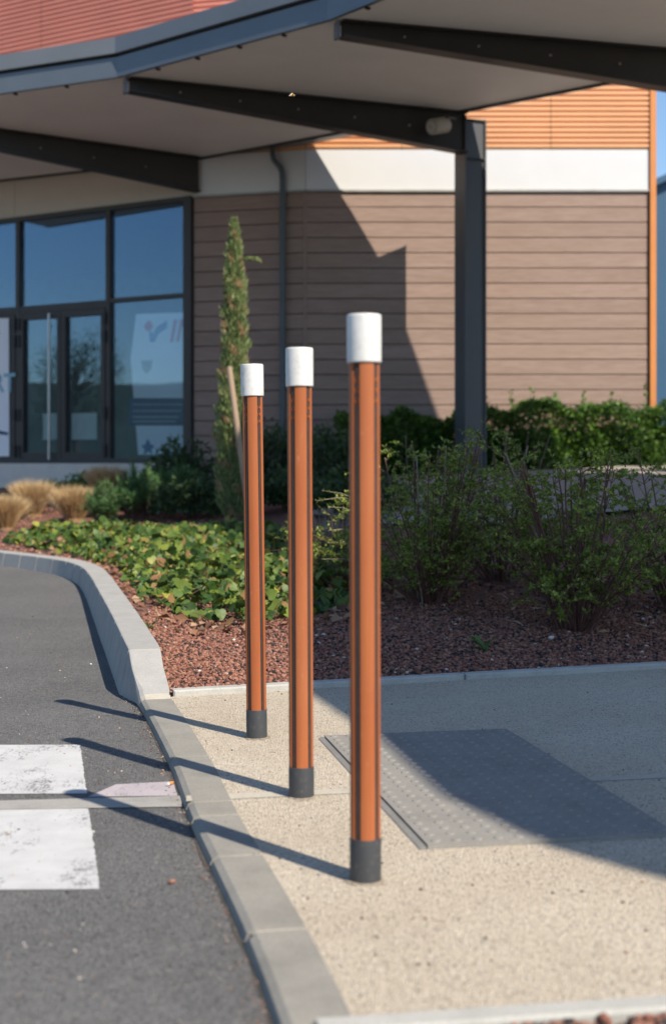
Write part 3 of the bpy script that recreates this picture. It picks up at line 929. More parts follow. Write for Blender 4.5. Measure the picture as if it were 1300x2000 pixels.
for i in BEAMS:
    j, k = J[i], K[i]
    ca = 0.16
    mb, A_, B_, u, n, ta, tb = ibeam(j, k, CZ-0.004, k[2]-0.006, 0.15, 0.47 if i != 1 else 0.44, start=0.10, end=-0.14 if i > 1 else 0.02)
    be = mb.build('beam', M['beam'], can)
    if i in (1, 2, 3):
        Lb = (B_-A_).length
        for q in range(5):
            t = 0.14 + q*0.17
            p = A_.lerp(B_, t); zz = (ta+(tb-ta)*t) - (0.15+(0.47-0.15)*t)*0.5
            MB().tube([(p.x-n.x*0.004, p.y-n.y*0.004, zz), (p.x+n.x*0.018, p.y+n.y*0.018, zz)], 0.009, 8).build('bolt', M['bolt'], be)
        # pale end plate under the fascia
        e = Vector(j) + u*0.06
        MB().bbox(e, n, -u, -0.06, 0.06, -0.012, 0.012, CZ-0.17, CZ-0.014).build('end_plate', M['fascia'], can)

def column(i, z0):
    j, k = J[i], K[i]
    u = (Vector(k[:2])-Vector(j)).normalized(); n = Vector((u.y, -u.x))
    c = Vector(k[:2]) + u*0.27 + (Vector((-0.02, 0.10)) if i == 2 else Vector((0, 0)))
    H2, W = 0.165, 0.14
    zt = 4.89 if i == 2 else 4.9
    mb = MB()
    mb.bbox(c, n, u, -W, W, -H2, -H2+0.02, z0, zt)
    mb.bbox(c, n, u, -W, 0.03, H2-0.02, H2, z0, zt)
    mb.bbox(c, u, n, -H2+0.02, H2-0.02, -0.006, 0.006, z0, zt)
    co = mb.build('column', M['column'], can)
    for zz in (4.875, 4.42):
        s = MB()
        s.bbox(c, u, n, -H2+0.021, H2-0.021, 0.006, 0.03, zz-0.008, zz+0.008)
        s.bbox(c, u, n, -H2+0.021, H2-0.021, -W+0.003, -0.006, zz-0.008, zz+0.008)
        s.build('stiffener', M['beam'], co)
    MB().bbox(c, u, n, -0.24, 0.24, -0.22, 0.22, z0-0.01, z0+0.02).build('base_plate', M['column'], co)
column(2, bh(1.65, 16.75)+0.03)
column(3, bh(4.16, 14.45)+0.03)
column(4, bh(6.1, 11.4)+0.03)
column(5, bh(6.7, 7.8)+0.03)

# spotlight fixed near the head of the column
sp = P(856, 246, 16.15)
lampo = empty('spotlight', sp, label='small beige cylinder spotlight fixed to the beam beside the column', cat='spotlight')
ax = Vector((-0.62, -0.60, -0.22)).normalized()
MB().tube([sp+ax*0.13, sp+ax*0.12, sp-ax*0.12, sp-ax*0.13], [0.082, 0.09, 0.09, 0.07], 20).build('housing', M['lamp'], lampo, smooth=True, angle=40)
MB().tube([sp+ax*0.118, sp+ax*0.136], 0.06, 20).build('lens', M['lens'], lampo, smooth=True, angle=40)
MB().tube([sp+ax*0.134, sp+ax*0.142], 0.025, 12).build('lamp_socket', M['lamp'], lampo)
MB().tube([sp, sp+Vector((0.10, 0.02, 0.10)), sp+Vector((0.2, 0.16, 0.12))], 0.018, 8).build('bracket', M['beam'], lampo)

# ------------------------------------------------------------------ posters and notices at the glazing
def gpt(s, b, z):
    p = W2 + gleft*s + gn*b
    return Vector((p.x, p.y, z))
def flat(pts, b, th, name, mat, parent):
    """polygon on the glazed front; pts = photo pixels"""
    q = [(gs(px), gz(py, px)) for px, py in pts]
    m = len(q)
    vs = [gpt(s, b+th, z) for s, z in q] + [gpt(s, b, z) for s, z in q]
    return MB().add(vs, [tuple(range(m)), tuple(range(m, 2*m))[::-1]] + [(i, i+m, (i+1) % m+m, (i+1) % m) for i in range(m)]).build(name, mat, parent)
def text(body, px, py, size, b, mat, parent, shear=0.0, name='lettering'):
    c = bpy.data.curves.new(name, 'FONT'); c.body = body; c.size = size; c.shear = shear; c.extrude = 0.001
    c.offset = 0.008
    c.materials.append(mat)
    tmp = bpy.data.objects.new(name, c); COL.objects.link(tmp)
    bpy.context.view_layer.update()
    me = bpy.data.meshes.new_from_object(tmp)
    bpy.data.objects.remove(tmp)
    if not me.materials: me.materials.append(mat)
    o = bpy.data.objects.new(name, me); COL.objects.link(o)
    o.parent = parent
    p = gpt(gs(px), b, gz(py, px)) - ORIG[parent.name]
    xx = Vector((gu.x, gu.y, 0)); nn3 = Vector((gn.x, gn.y, 0))
    o.matrix_local = Matrix.Translation(p) @ Matrix((xx, Vector((0, 0, 1)), nn3)).transposed().to_4x4()
    return o
pb = -0.09
pk = empty('window_poster', gpt(gs(300), pb, FL), label='pale poster leaning inside the window right of the glass doors', cat='poster')
flat([(262, 888), (247, 700), (258, 612), (361, 609), (361, 888)], pb, 0.006, 'sheet', M['poster'], pk)
flat([(274, 637), (279, 626), (287, 626), (291, 636), (287, 645), (278, 645)], pb+0.008, 0.002, 'red_dot', M['ink_red'], pk)
flat([(283, 645), (292, 650), (300, 636), (319, 624), (318, 640), (303, 650), (294, 667), (285, 667)], pb+0.008, 0.002, 'tick_mark', M['ink_blue'], pk)
text('IN', 322, 666, 0.40, pb+0.009, M['ink_red'], pk, 0.22)
flat([(268, 703), (290, 703), (288, 720), (279, 729), (270, 720)], pb+0.008, 0.002, 'shield', M['ink_grey'], pk)
flat([(245, 777), (361, 777), (361, 831), (243, 831)], pb+0.008, 0.002, 'text_band', M['ink_navy'], pk)
for k, (y0, y1) in enumerate(((788, 791), (800, 804), (812, 816), (821, 825))):
    flat([(252, y0), (352-k*5, y0), (352-k*5, y1), (252, y1)], pb+0.011, 0.002, 'text_line', M['ink_grey'], pk)
flat([(268, 870), (276, 868), (281, 856), (287, 868), (295, 870), (288, 878), (290, 888), (283, 882), (273, 888), (275, 878)], pb+0.008, 0.002, 'small_figure', M['ink_blue'], pk)
flat([(321, 858), (325, 858), (325, 888), (321, 888)], pb+0.008, 0.002, 'small_bar', M['ink_grey'], pk)

lp = empty('door_poster', gpt(gs(5), 0.055, FL), label='white poster with teal letters on the leftmost glass door', cat='poster')
flat([(-40, 624), (23, 622), (24, 891), (-40, 893)], 0.052, 0.003, 'sheet', M['poster'], lp)
flat([(-14, 650), (4, 645), (5, 652), (2, 660), (-2, 660), (-4, 655), (-12, 664)], 0.056, 0.002, 'logo_stroke', M['ink_navy'], lp)
text('RT', -8, 766, 0.36, 0.058, M['ink_teal'], lp, 0.0)
flat([(-40, 836), (0, 840), (22, 845), (22, 850), (0, 848), (-40, 843)], 0.056, 0.002, 'curved_line', M['ink_navy'], lp)
def notice(pts, label, b=-0.035):
    o = flat(pts, b, 0.002, 'paper_notice', M['sheet'], None)
    return tag(o, label, 'notice', 'paper notices on the doors')
notice([(81, 808), (118, 806), (118, 858), (81, 859)], 'square pale notice behind the vertical door handle bar')
notice([(137, 807), (186, 806), (186, 858), (137, 859)], 'square pale notice on the right glass door leaf')
notice([(195, 806), (203, 806), (203, 858), (195, 858)], 'narrow pale notice strip at the right edge of the glass door')

# ------------------------------------------------------------------ blue shed far right
sh = empty('blue_shed', (14, 42, 0.8), label='blue metal shed with sloping roof beyond the orange corner', cat='shed')
mb = MB()
gx0, gx1, gyr = 9.0, 24.0, 42.0
mb.add([(gx0, gyr, 0.0), (gx1, gyr, 0.0), (gx1, gyr, 8.8), (16.5, gyr, 12.2), (gx0, gyr, 8.75),
        (gx0, gyr+18, 0.0), (gx1, gyr+18, 0.0), (gx1, gyr+18, 8.8), (16.5, gyr+18, 12.2), (gx0, gyr+18, 8.75)],
       [(0, 1, 2, 3, 4), (9, 8, 7, 6, 5), (0, 4, 9, 5), (1, 6, 7, 2)])
mb.build('wall', M['blue_shed'], sh)
for sgn, (xa, za), (xb, zb) in ((-1, (gx0-0.3, 8.62), (16.5, 12.2)), (1, (16.5, 12.2), (gx1+0.3, 8.66))):
    MB().hexa([(xa, gyr-0.3, za), (xb, gyr-0.3, zb), (xb, gyr+18.3, zb), (xa, gyr+18.3, za),
               (xa, gyr-0.3, za+0.2), (xb, gyr-0.3, zb+0.2), (xb, gyr+18.3, zb+0.2), (xa, gyr+18.3, za+0.2)]).build('roof', M['blue_shed'], sh)

# ------------------------------------------------------------------ tactile paving
T0 = G(633, 1443); T1 = G(835, 1660)
tu = Vector((T1.x-T0.x, T1.y-T0.y)).normalized(); TL = (Vector((T1.x, T1.y))-Vector((T0.x, T0.y))).length
tw_dir = Vector((-tu.y, tu.x))
if tw_dir.x < 0: tw_dir = -tw_dir
TW = 0.605
tact = empty('tactile_paving', (T0.x, T0.y, 0), label='grey studded tactile mat laid on the beige pavement', cat='tactile mat')
nsl = 6
for i in range(nsl):
    l0 = TL*i/nsl + 0.0015; l1 = TL*(i+1)/nsl - 0.0015
    o2 = Vector((T0.x, T0.y))
    mb = MB()
    mb.bbox(o2, tw_dir, tu, 0, TW, l0, l1, 0.0, 0.011+random.uniform(0, 0.0012), 0.0)
    for r in range(4):
        for c in range(12):
            ce = o2 + tu*(l0 + (r+0.5)*(l1-l0)/4) + tw_dir*((c+0.5)*TW/12)
            base = len(mb.v); nseg = 8
            for rr, zz in ((0.0125, 0.0112), (0.0105, 0.0140), (0.0065, 0.0150)):
                for k in range(nseg):
                    a_ = 2*math.pi*k/nseg
                    mb.v.append(Vector((ce.x+rr*math.cos(a_), ce.y+rr*math.sin(a_), zz)))
            for q in range(2):
                for k in range(nseg):
                    k2 = (k+1) % nseg
                    mb.f.append((base+q*nseg+k, base+q*nseg+k2, base+(q+1)*nseg+k2, base+(q+1)*nseg+k))
            mb.f.append(tuple(base+2*nseg+k for k in range(nseg)))
    mb.build('tactile_slab', M['tactile'], tact)
# bevelled lead-in strip along the left side
o2 = Vector((T0.x, T0.y))
mb = MB()
def tp(a_, b_, z): 
    p = o2 + tu*a_ + tw_dir*b_
    return (p.x, p.y, z)
mb.hexa([tp(0, -0.020, 0.0), tp(TL, -0.020, 0.0), tp(TL, -0.004, 0.0), tp(0, -0.004, 0.0), tp(0, -0.017, 0.003), tp(TL, -0.017, 0.003), tp(TL, -0.004, 0.008), tp(0, -0.004, 0.008)])
mb.build('edge_strip', M['tactile'], tact)

# ------------------------------------------------------------------ bollards
def make_bollard(label, loc, spin, lean):
    r = empty('bollard', (0, 0, 0), label=label, cat='bollard', group='bollards along the kerb')
    H = 1.2
    MB().lathe([(0.0335, -0.02), (0.0335, 0.088), (0.0325, 0.0925), (0.0295, 0.0925)], 40).build('collar', M['collar'], r, smooth=True, angle=35)
    MB().lathe([(0.026, 0.05), (0.026, 1.12)], 24).build('core', M['core'], r, smooth=True, angle=35)
    for k in range(4):
        c = math.radians(-90 + spin + 90*k)
        mb = MB(); h = math.radians(32.5); z0, z1 = 0.06, 1.10
        ring = []
        m = 12
        for q in range(m+1):
            a_ = c - h + 2*h*q/m
            rr = 0.0322 - (0.0016 if q in (0, m) else 0.0)
            ring.append((rr*math.cos(a_), rr*math.sin(a_)))
        ring += [(0.0255*math.cos(c+h*0.98), 0.0255*math.sin(c+h*0.98)), (0.0255*math.cos(c-h*0.98), 0.0255*math.sin(c-h*0.98))]
        mb.prism(ring, z0, z1)
        mb.build('strip', M['strip_wood'], r, smooth=True, angle=30)
        g = c + math.radians(45)
        # rail in the groove, notched three times near the top
        segs = [(0.06, 1.012), (1.020, 1.034), (1.042, 1.056), (1.064, 1.10)]
        mb = MB()
        for a0, a1 in segs:
            mb.tube([(0.0272*math.cos(g), 0.0272*math.sin(g), a0), (0.0272*math.cos(g), 0.0272*math.sin(g), a1)], 0.0034, 8)
        mb.build('rail', M['rail'], r, smooth=True, angle=40)
        for zz in (1.016, 1.038, 1.060):
            for sg in (-1, 1):
                e = g + sg*math.radians(9.2)
                mb = MB()
                p = Vector((0.0296*math.cos(e), 0.0296*math.sin(e), zz))
                tg = Vector((-math.sin(g), math.cos(g), 0))*(-sg)
                rd = Vector((math.cos(e), math.sin(e), 0))
                up = Vector((0, 0, 1))
                mb.add([p-up*0.007-rd*0.003, p+up*0.007-rd*0.003, p+tg*0.004-rd*0.003+up*0.001, p-up*0.006+rd*0.001, p+up*0.006+rd*0.001, p+tg*0.0035+up*0.001], [(0, 2, 1), (3, 4, 5), (0, 3, 5, 2), (2, 5, 4, 1), (1, 4, 3, 0)])
                mb.build('notch_tooth', M['strip_wood'], r)
    MB().lathe([(0.031, 1.0975), (0.0352, 1.0975), (0.0365, 1.0995), (0.0365, 1.1948), (0.0361, 1.1972), (0.0350, 1.1992), (0.0335, 1.2), (0.0, 1.2004)], 48).build('cap', M['cap'], r, smooth=True, angle=24)
    MB().lathe([(0.0035, 1.199), (0.0030, 1.2022), (0.0, 1.2026)], 10).build('cap_nub', M['cap'], r, smooth=True)
    mb = MB(); rr_ = random.Random(int(spin*7)+3); ri, ro = [], []
    for q in range(40):
        a_ = 2*math.pi*q/40
        ri.append((0.033*math.cos(a_), 0.033*math.sin(a_), 0.0035-loc[2])); w_ = 0.038+0.006*rr_.random()+0.003*math.sin(3*a_+spin)
        ro.append((w_*math.cos(a_), w_*math.sin(a_), 0.0012-loc[2]))
    mb.add(ri+ro, [(q, (q+1) % 40, 40+(q+1) % 40, 40+q)[::-1] for q in range(40)])
    mb.build('grime_ring', M['ring_dirt'], r, smooth=True)
    r.location = loc
    r.rotation_euler = (0, math.radians(lean), 0)
    return r
b1 = G(713.5, 1720); b2 = G(588.5, 1556); b3 = G(501.5, 1441)
make_bollard('nearest and tallest-looking orange bollard with white cap, beside the tactile mat', (b1.x, b1.y, 0), 9, -0.15)
make_bollard('middle of the three orange bollards with white cap, standing on the cement strip', (b2.x, b2.y, -0.011), 6, -0.26)
make_bollard('farthest and leftmost orange bollard with white cap, in front of the ivy', (b3.x, b3.y, 0), 1, -0.74)

# ------------------------------------------------------------------ lava stones
ICO_V = []
ph = (1+5**0.5)/2
for a_, b_ in ((1, ph), (-1, ph), (1, -ph), (-1, -ph)):
    ICO_V += [(0, a_, b_), (a_, b_, 0), (b_, 0, a_)]
ICO_V = unit(np.array(ICO_V, float))
from itertools import combinations
ICO_F = []
dmin = min(np.linalg.norm(ICO_V[i]-ICO_V[j]) for i, j in combinations(range(12), 2))
for i, j, k in combinations(range(12), 3):
    if all(abs(np.linalg.norm(ICO_V[p]-ICO_V[q])-dmin) < 1e-3 for p, q in ((i, j), (j, k), (i, k))):
        nrm = np.cross(ICO_V[j]-ICO_V[i], ICO_V[k]-ICO_V[i])
        ICO_F.append((i, j, k) if nrm.dot(ICO_V[i]) > 0 else (i, k, j))
ICO_F = np.array(ICO_F)
def stones(pos, size, tint):
    n = len(pos)
    jit = 1 + RNG.uniform(-0.28, 0.28, (n, 12, 1))
    v = ICO_V[None]*jit
    ang = RNG.uniform(0, 2*math.pi, n); ca, sa = np.cos(ang), np.sin(ang)
    sc = np.stack([RNG.uniform(0.8, 1.3, n), RNG.uniform(0.7, 1.0, n), RNG.uniform(0.5, 0.85, n)], 1)
    v = v*sc[:, None]*size[:, None, None]*0.5
    tl = RNG.uniform(-0.6, 0.6, n); ct, st = np.cos(tl)[:, None], np.sin(tl)[:, None]
    y, z = v[:, :, 1].copy(), v[:, :, 2].copy()
    v[:, :, 1] = y*ct - z*st; v[:, :, 2] = y*st + z*ct
    x, y = v[:, :, 0].copy(), v[:, :, 1].copy()
    v[:, :, 0] = x*ca[:, None]-y*sa[:, None]; v[:, :, 1] = x*sa[:, None]+y*ca[:, None]
    v = v + pos[:, None]
    f = (ICO_F[None] + (np.arange(n)*12)[:, None, None]).reshape(-1, 3)
    return v.reshape(-1, 3), f, np.repeat(tint, 12)
def stone_tint(n):
    t = RNG.uniform(0.2, 0.88, n)
    k = RNG.uniform(size=n)
    t[k < 0.2] = RNG.uniform(0, 0.12, (k < 0.2).sum())
    t[k > 0.985] = RNG.uniform(0.9, 1.0, (k > 0.985).sum())
    t[k > 0.9985] = 1.0
    return t
def scatter(n, x0, x1, y0, y1, dmin=0.0, dmax=99):
    x = RNG.uniform(x0, x1, n); y = RNG.uniform(y0, y1, n)
    yb = y_b(x)
    ok = (y > yb) & (x > bx[0])
    x, y = x[ok], y[ok]
    d = bed_d(x, y)
    ok = (d >= dmin) & (d <= dmax)
    return x[ok], y[ok]
parts_ = []
for n_, box_, sz in ((40000, (-0.95, 1.75, 5.3, 7.6), 0.0165), (9000, (-1.9, 2.2, 7.6, 10.5), 0.026), (6000, (-4.8, -1.2, 10.3, 17.5), 0.034)):
    x, y = scatter(n_, *box_)
    z = bed_h(x, y) + RNG.uniform(-0.003, 0.006, len(x))
    s_ = sz*RNG.uniform(0.55, 1.35, len(x))
    parts_.append(stones(np.stack([x, y, z], 1), s_, stone_tint(len(x))))
# corner bed
n_ = 5200
tt = RNG.uniform(0.22, 1.6, n_); oo = RNG.uniform(0.055, 0.5, n_)
ppos = np.stack([nA.x + ndir.x*tt + nn_.x*oo, nA.y + ndir.y*tt + nn_.y*oo, np.full(n_, -0.012)+RNG.uniform(0, 0.016, n_)], 1)
parts_.append(stones(ppos, 0.02*RNG.uniform(0.6, 1.4, n_), stone_tint(n_)))
def merge(parts):
    vs, fs, ts_ = [], [], []; o = 0
    for v, f, t in parts:
        vs.append(v); fs.append(f+o); ts_.append(t); o += len(v)
    return np.concatenate(vs), np.concatenate(fs), np.concatenate(ts_)
v, f, t = merge(parts_)
link('lava_gravel', np_mesh('lava_gravel', v, f, M['stone'], t), label='red and black lava gravel covering the planting beds', cat='gravel', kind='stuff')

# scattered grit on the road and pavement
parts_ = []
n_ = 330
gx = RNG.uniform(0, 620, n_); gy = 1110 + 890*RNG.uniform(0, 1, n_)**1.0
pos = []; szs = []
for a_, b_ in zip(gx, gy):
    p = G(a_, b_, ROAD_Z)
    i = np.argmin([(q.x-p.x)**2+(q.y-p.y)**2 for q in kl])
    pp, dd, nn2 = kl[i], None, None
    dirv = kl[min(i+1, len(kl)-1)]-kl[max(i-1, 0)]
    side = (p.x-kl[i].x)*dirv.y - (p.y-kl[i].y)*dirv.x
    if side < -0.02:
        pos.append((p.x, p.y, float(road_h(p.y))+0.001)); szs.append(random.choice([0.004, 0.005, 0.006, 0.006, 0.008, 0.011])*min(1.0, 0.25+p.y/6.0))
pos = np.array(pos); szs = np.array(szs)
tt = RNG.choice([0.97, 0.95, 1.0, 0.98, 0.96, 0.3, 0.08], len(pos))
parts_.append(stones(pos, szs, tt))
n_ = 110
pos = []
while len(pos) < n_:
    p = G(random.uniform(360, 1300), random.uniform(1345, 1900))
    pos.append((p.x, p.y, 0.001))
parts_.append(stones(np.array(pos), RNG.choice([0.004, 0.006, 0.008], n_), RNG.choice([0.05, 0.08, 0.3], n_)))
# strip of grit along the kerb
pos = []
for _ in range(500):
    s_ = random.uniform(ks(0), S_HIGH+2.5); p, d, nn2 = kpos(s_)
    o_ = -abs(random.gauss(0, 0.02))-0.004
    pos.append((p.x+nn2.x*o_, p.y+nn2.y*o_, float(road_h(p.y))+0.002))
parts_.append(stones(np.array(pos), RNG.choice([0.003, 0.004, 0.006], 500), RNG.choice([0.97, 0.9, 0.5, 0.1], 500)))
v, f, t = merge(parts_)
link('loose_grit', np_mesh('loose_grit', v, f, M['stone'], t), label='loose grit and stone crumbs scattered over road and pavement', cat='grit', kind='stuff')

# single stones one can pick out
def lone_stone(px, py, z, size, tint, label):
    p = G(px, py, z)
    v, f, t = stones(np.array([[0, 0, size*0.22]]), np.array([size]), np.array([tint]))
    o = link('lava_stone', np_mesh('lava_stone', v, f, M['stone'], t, smooth=False), label=label, cat='stone', group='single lava stones')
    o.location = (p.x, p.y, z)
lone_stone(336, 1726, ROAD_Z, 0.021, 0.72, 'reddish brown stone on the asphalt beside the white crossing stripe')
lone_stone(320, 1343, 0.022, 0.024, 0.45, 'dark red lava stone lying on the ramped kerb stone')
lone_stone(880+195, 1248, bh(1.0, 6.75), 0.03, 1.0, 'white pebble in the shaded gravel left of the big twiggy shrub base')

# cigarette end
cg = empty('cigarette_end', (0, 0, 0), label='orange and white cigarette end on the road by the kerb', cat='cigarette end')
p0 = G(327, 1532, ROAD_Z+0.008); p1 = G(341, 1527, ROAD_Z+0.008)
cg.location = p0; ORIG[cg.name] = p0.copy()
p1 = p0 + (p1-p0).normalized()*0.026
M['filter'] = plain('orange_filter', (0.72, 0.27, 0.06), 0.7); M['paper'] = plain('cigarette_paper', (0.75, 0.73, 0.68), 0.7)
MB().tube([p0.lerp(p1, 0.25), p1], 0.004, 10).build('filter', M['filter'], cg, smooth=True, angle=40)
MB().tube([p0, p0.lerp(p1, 0.25)], 0.0041, 10).build('paper', M['paper'], cg, smooth=True, angle=40)

# ------------------------------------------------------------------ ivy
IVY = [(-1.03, 7.8), (-0.92, 7.5), (-0.62, 7.15), (-0.36, 7.05), (-0.12, 7.35), (0.1, 7.8), (0.3, 8.7), (0.35, 10), (0.2, 11.5), (-0.6, 12.9), (-1.8, 13.6), (-2.9, 14.1), (-3.1, 13.3), (-2.62, 12.35), (-2.15, 11.6), (-1.72, 10.6), (-1.48, 9.8), (-1.2, 8.6)]
def inside(poly, x, y):
    r = np.zeros(len(x), bool); n = len(poly)
    for i in range(n):
        x0, y0 = poly[i]; x1, y1 = poly[(i+1) % n]
        c = ((y0 > y) != (y1 > y)) & (x < (x1-x0)*(y-y0)/(y1-y0+1e-12)+x0)
        r ^= c
    return r
def edge_dist(poly, x, y):
    out = np.full(len(x), 9.0); n = len(poly)
    for i in range(n):
        px, py = poly[i]; ex, ey = poly[(i+1) % n][0]-px, poly[(i+1) % n][1]-py
        t = np.clip(((x-px)*ex+(y-py)*ey)/(ex*ex+ey*ey), 0, 1)
        out = np.minimum(out, np.hypot(x-px-t*ex, y-py-t*ey))
    return out
# an ivy leaf: five blunt lobes, folded along the midrib, 12 faces
LO = [(0.0, 0.0), (0.27, -0.10), (0.47, 0.10), (0.48, 0.34), (0.40, 0.58), (0.20, 0.83), (0.0, 1.0)]
LV = [(0, 0, 0), (0, 0.45, -0.02)] + [(x, y, 0.10*x+0.03*math.sin(y*9)-0.12*y*y) for x, y in LO[1:-1]] + [(0, 1.0, -0.16)] + [(-x, y, 0.10*x+0.03*math.sin(y*9)-0.12*y*y) for x, y in LO[1:-1]]
LF = [(1, 0, 2), (1, 2, 3), (1, 3, 4), (1, 4, 5), (1, 5, 6), (1, 6, 7), (0, 1, 8), (8, 1, 9), (9, 1, 10), (10, 1, 11), (11, 1, 12), (12, 1, 7)]
LV = np.array(LV, float); LF = np.array(LF)
n_ = 17000
x = RNG.uniform(-3.4, 0.5, n_); y = RNG.uniform(7.0, 14.7, n_)
ok = inside(IVY, x, y); x, y = x[ok], y[ok]
ed = edge_dist(IVY, x, y)
mound = 0.20*np.clip(ed/0.35, 0, 1)**0.6*(0.8+0.25*np.sin(x*4.1+1)*np.sin(y*3.3))
z = bed_h(x, y) + mound*RNG.uniform(0.25, 1.05, len(x)) + 0.025
n_ = len(x)
size = 0.026 + 0.052*RNG.beta(1.4, 2.0, n_)
nrm = rand_dirs(n_)*1.0 + np.array([0.22, -0.42, 0.85])
nrm = unit(nrm)
yaw = unit(np.stack([RNG.normal(size=n_), RNG.normal(size=n_)-0.5, RNG.normal(size=n_)*0.3-0.35], 1))
dd = unit(yaw - nrm*np.sum(yaw*nrm, 1, keepdims=True))
sd = np.cross(dd, nrm)
tint = np.clip(RNG.beta(1.6, 2.2, n_)*0.95, 0, 0.93)
kk = RNG.uniform(size=n_)
tint[kk > 0.92] = RNG.uniform(0.94, 1.0, (kk > 0.92).sum())
order = np.argsort(y - 0.0)           # nearest first
ivy = empty('ivy_patch', (-0.6, 7.6, 0.08), label='glossy green ivy carpet with yellowing leaves behind the kerb', cat='ivy')
# nearest, lit leaves that show largest: leaf parts sharing six meshes
vis = [i for i in order if x[i] < -0.02 and mound[i] > 0.02 and z[i]-bed_h(x[i:i+1], y[i:i+1])[0] > 0.4*mound[i]]
single = vis[:290]
variants = [np_mesh('leaf', LV, LF, M['ivy'], np.full(len(LV), tv), smooth=True) for tv in np.linspace(0.12, 0.9, 9).tolist() + [0.975]]
for i in single:
    vi = 9 if tint[i] > 0.935 else int(np.clip(round((tint[i]-0.12)/0.0975), 0, 8))
    o = bpy.data.objects.new('leaf', variants[vi]); COL.objects.link(o); o.parent = ivy
    R = Matrix(((sd[i][0], dd[i][0], nrm[i][0]), (sd[i][1], dd[i][1], nrm[i][1]), (sd[i][2], dd[i][2], nrm[i][2])))
    o.matrix_local = Matrix.Translation(Vector((x[i], y[i], z[i]))-ORIG[ivy.name]) @ R.to_4x4() @ Matrix.Scale(size[i]*1.08, 4)
rest = np.setdiff1d(np.arange(n_), np.array(single))
lv = LV[None]*size[rest][:, None, None]
wv = lv[:, :, 0:1]*sd[rest][:, None] + lv[:, :, 1:2]*dd[rest][:, None] + lv[:, :, 2:3]*nrm[rest][:, None] + np.stack([x, y, z], 1)[rest][:, None]
wf = (LF[None] + (np.arange(len(rest))*len(LV))[:, None, None]).reshape(-1, 3)
me = np_mesh('ivy_foliage', wv.reshape(-1, 3)-np.array(ORIG[ivy.name]), wf, M['ivy'], np.repeat(tint[rest], len(LV)), smooth=True)
link('ivy_foliage', me, ivy, kind='stuff')
# runners
mb = MB()
for _ in range(60):
    i = random.choice(vis[:900])
    p = Vector((x[i], y[i], bh(x[i], y[i])+0.01)); q = Vector((x[i]+random.uniform(-.12, .12), y[i]+random.uniform(-.1, .1), z[i]))
    mb.tube([p, p.lerp(q, .5)+Vector((0, 0, .02)), q], [0.003, 0.0025, 0.0015], 5)
mb.build('runners', M['stem'], ivy, kind='stuff')

# dead leaves along the ivy edge
n_ = 2200
x2 = RNG.uniform(-1.75, 0.9, n_); y2 = RNG.uniform(6.6, 11.5, n_)
ed2 = edge_dist(IVY, x2, y2)
ok = (~inside(IVY, x2, y2)) & (ed2 < 0.33) & (y2 > y_b(x2)+0.12)
x2, y2 = x2[ok], y2[ok]; n_ = len(x2)
z2 = bed_h(x2, y2) + RNG.uniform(0.008, 0.03, n_)
dr = rand_dirs(n_); dr[:, 2] *= 0.3
v, f, t = leaf_arrays(np.stack([x2, y2, z2], 1), dr, rand_dirs(n_, 1.5), RNG.uniform(0.03, 0.08, n_), RNG.uniform(0.02, 0.055, n_), RNG.uniform(0, 1, n_))
# litter under the shrubs
n3 = 260
x3 = RNG.uniform(0.1, 1.9, n3); y3 = RNG.uniform(6.7, 8.6, n3)
z3 = bed_h(x3, y3)+RNG.uniform(0.006, 0.02, n3)
dr = rand_dirs(n3); dr[:, 2] *= 0.12
p3 = leaf_arrays(np.stack([x3, y3, z3], 1), dr, rand_dirs(n3, 2), RNG.uniform(0.03, 0.12, n3), RNG.uniform(0.004, 0.02, n3), RNG.uniform(0.2, 1, n3))
v, f, t = merge([(v, f, t), p3])
link('leaf_litter', np_mesh('leaf_litter', v, f, M['litter'], t), label='dry brown leaf litter on the gravel around ivy and shrubs', cat='leaf litter', kind='stuff')

